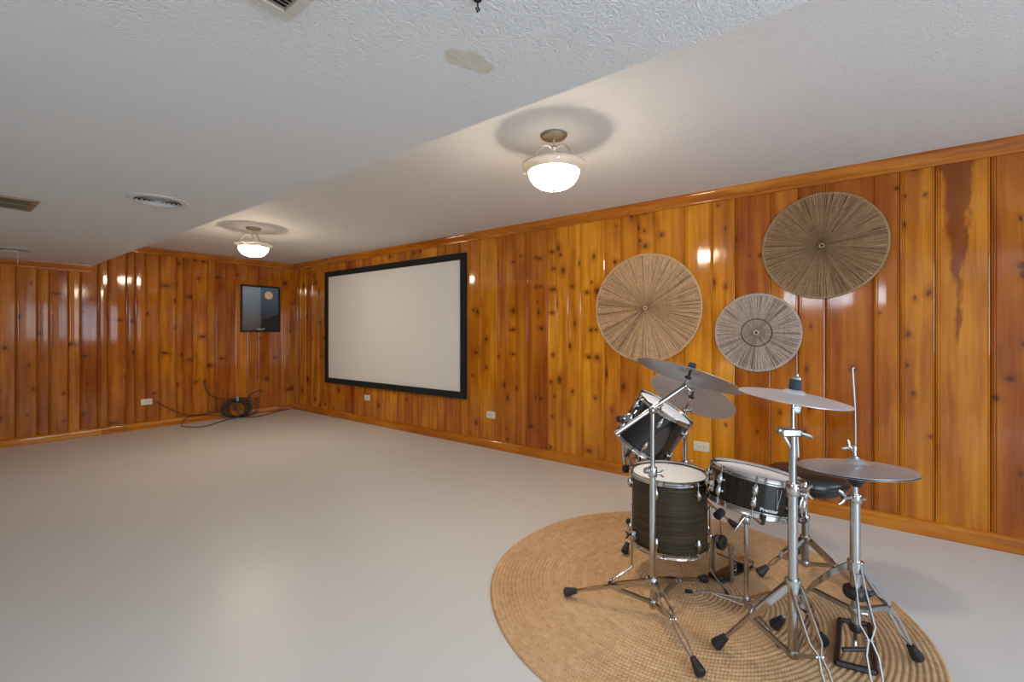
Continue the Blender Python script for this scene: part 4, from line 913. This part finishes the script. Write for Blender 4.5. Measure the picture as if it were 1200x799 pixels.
for fx, fz in ((.803, 2.108), (1.236, 2.100), (1.020, 1.735)):
    f0 = K(fx, fz, GZ+.012); hb = SP+V((0, 0, .060)); d = V((f0.x-hb.x, f0.y-hb.y, 0)); L_ = d.length; d.normalize(); lat = V((-d.y, d.x, 0))
    lg = MB().tube([hb+d*.012, hb+d*(L_*.62)+V((0, 0, -.012)), f0-d*.03+V((0, 0, .006))], .0055, 8, squash=.7).build('leg', M['chrome'], ss)
    foot(lg, f0-d*.036+V((0, 0, .005)), d+V((0, 0, -.12)), .009, .036)
    MB().tube([SP+V((0, 0, .032))+d*.010, hb+d*(L_*.55)+V((0, 0, -.014))], .0035, 8).build('brace', M['steel'], ss)

# ---- throne
QP = K(1.465, 2.273, 0)
th = thing('drum_throne', QP+V((0, 0, GZ)), 'round black padded drum stool behind the hi-hat, on chrome tripod', 'stool')
mb = MB(); mb.M = Matrix.Translation(QP+V((0, 0, .440)))
mb.lathe([(0, 0), (.140, 0), (.158, .006), (.172, .020), (.180, .040), (.180, .062), (.172, .080), (.150, .092), (.09, .100), (0, .102)], 48)
seat = mb.build('seat', M['vinyl'], th, sharp=70)
mb = MB(); mb.M = Matrix.Translation(QP+V((0, 0, .440))); mb.tube([(.181*math.cos(2*PI*k/48), .181*math.sin(2*PI*k/48), .051) for k in range(48)], .003, 6, closed=True).build('piping', M['black'], seat)
pole(th, QP+V((0, 0, .055)), QP+V((0, 0, .30)), .0155, 'outer_tube', 'steel'); pole(th, QP+V((0, 0, .28)), QP+V((0, 0, .43)), .0115, 'seat_post')
collar(th, QP+V((0, 0, .43)), .034, .024, 'black', 'seat_mount'); c_ = collar(th, QP+V((0, 0, .295)), .021, .03); wing_nut(c_, QP+V((0, 0, .295))-AX*.02, -AX, 1.1)
hb = QP+V((0, 0, .190)); collar(th, hb, .024, .034); cl = QP+V((0, 0, .070)); collar(th, cl, .021, .024, 'steel')
for fx, fz in ((1.222, 2.250), (1.560, 2.490), (1.606, 2.083)):
    tripod_leg(th, hb, K(fx, fz, 0), cl, pinch=.52, w=(.012, .017, .011), footr=.0215)

# ---- bass drum pedal
T0, T1 = K(1.035, 2.245, 0), K(1.185, 2.345, 0); d = (T1-T0).normalized(); s_ = V((-d.y, d.x, 0))
kp = thing('kick_pedal', (T0+T1)/2+V((0, 0, GZ)), 'small bass drum pedal on the rug between floor tom and snare stand', 'pedal')
R3 = Matrix.Rotation(math.atan2(d.y, d.x), 3, 'Z'); z0 = GZ+.006
MB().box((T0+T1)/2+V((0, 0, z0)), ((T1-T0).length+.09, .075, .010), R3, ch=.002).build('base_plate', M['black'], kp)
MB().box(T1+d*.02+V((0, 0, z0+.016)), (.07, .075, .022), R3, ch=.005).build('heel_plate', M['steel'], kp)
fb0, fb1 = T1-d*.015+V((0, 0, z0+.026)), T0+d*.012+V((0, 0, .115)); u = (fb0-fb1).normalized(); nn = u.cross(s_)
RF = Matrix((u, s_, nn)).transposed(); MB().box((fb0+fb1)/2, ((fb0-fb1).length, .068, .008), RF, ch=.003).build('footboard', M['steel'], kp)
for q in (-1, 1):
    pz = MB().tube([T0+s_*q*.052+V((0, 0, z0)), T0+s_*q*.050+V((0, 0, .10)), T0+s_*q*.046+V((0, 0, .195))], [.013, .010, .012], 10).build('post', M['steel'], kp)
ax = T0+V((0, 0, .185)); MB().cyl(ax-s_*.062, ax+s_*.062, .007, 12).build('axle', M['chrome'], kp)
mb = MB(); mb.M = axis_matrix(ax-s_*.010, s_); mb.lathe([(.007, 0), (.034, 0), (.037, .004), (.030, .011), (.037, .018), (.034, .022), (.007, .022)], 20, closed=True).build('cam', M['black'], kp)
MB().cyl(ax+d*.026, fb1+V((0, 0, .006)), .005, 8).build('chain', M['steel'], kp)
rod1 = ax-d*.020+s_*.0+V((0, 0, .145)); rb_ = MB().cyl(ax, rod1, .0035, 8).build('beater_rod', M['steel'], kp)
MB().cyl(rod1-d*.022+V((0, 0, -.006)), rod1+d*.022+V((0, 0, .006)), .020, 14).build('beater', M['felt'], rb_)
mb = MB(); hx = T0-s_*.066
mb.tube([hx+V((.009*math.cos(k*.8), .009*math.sin(k*.8), .04+.14*k/70)) for k in range(71)], .0018, 5).build('spring', M['steel'], kp)
MB().box(T0-d*.045+V((0, 0, z0+.012)), (.035, .07, .028), R3, ch=.006).build('hoop_clamp', M['black'], kp)
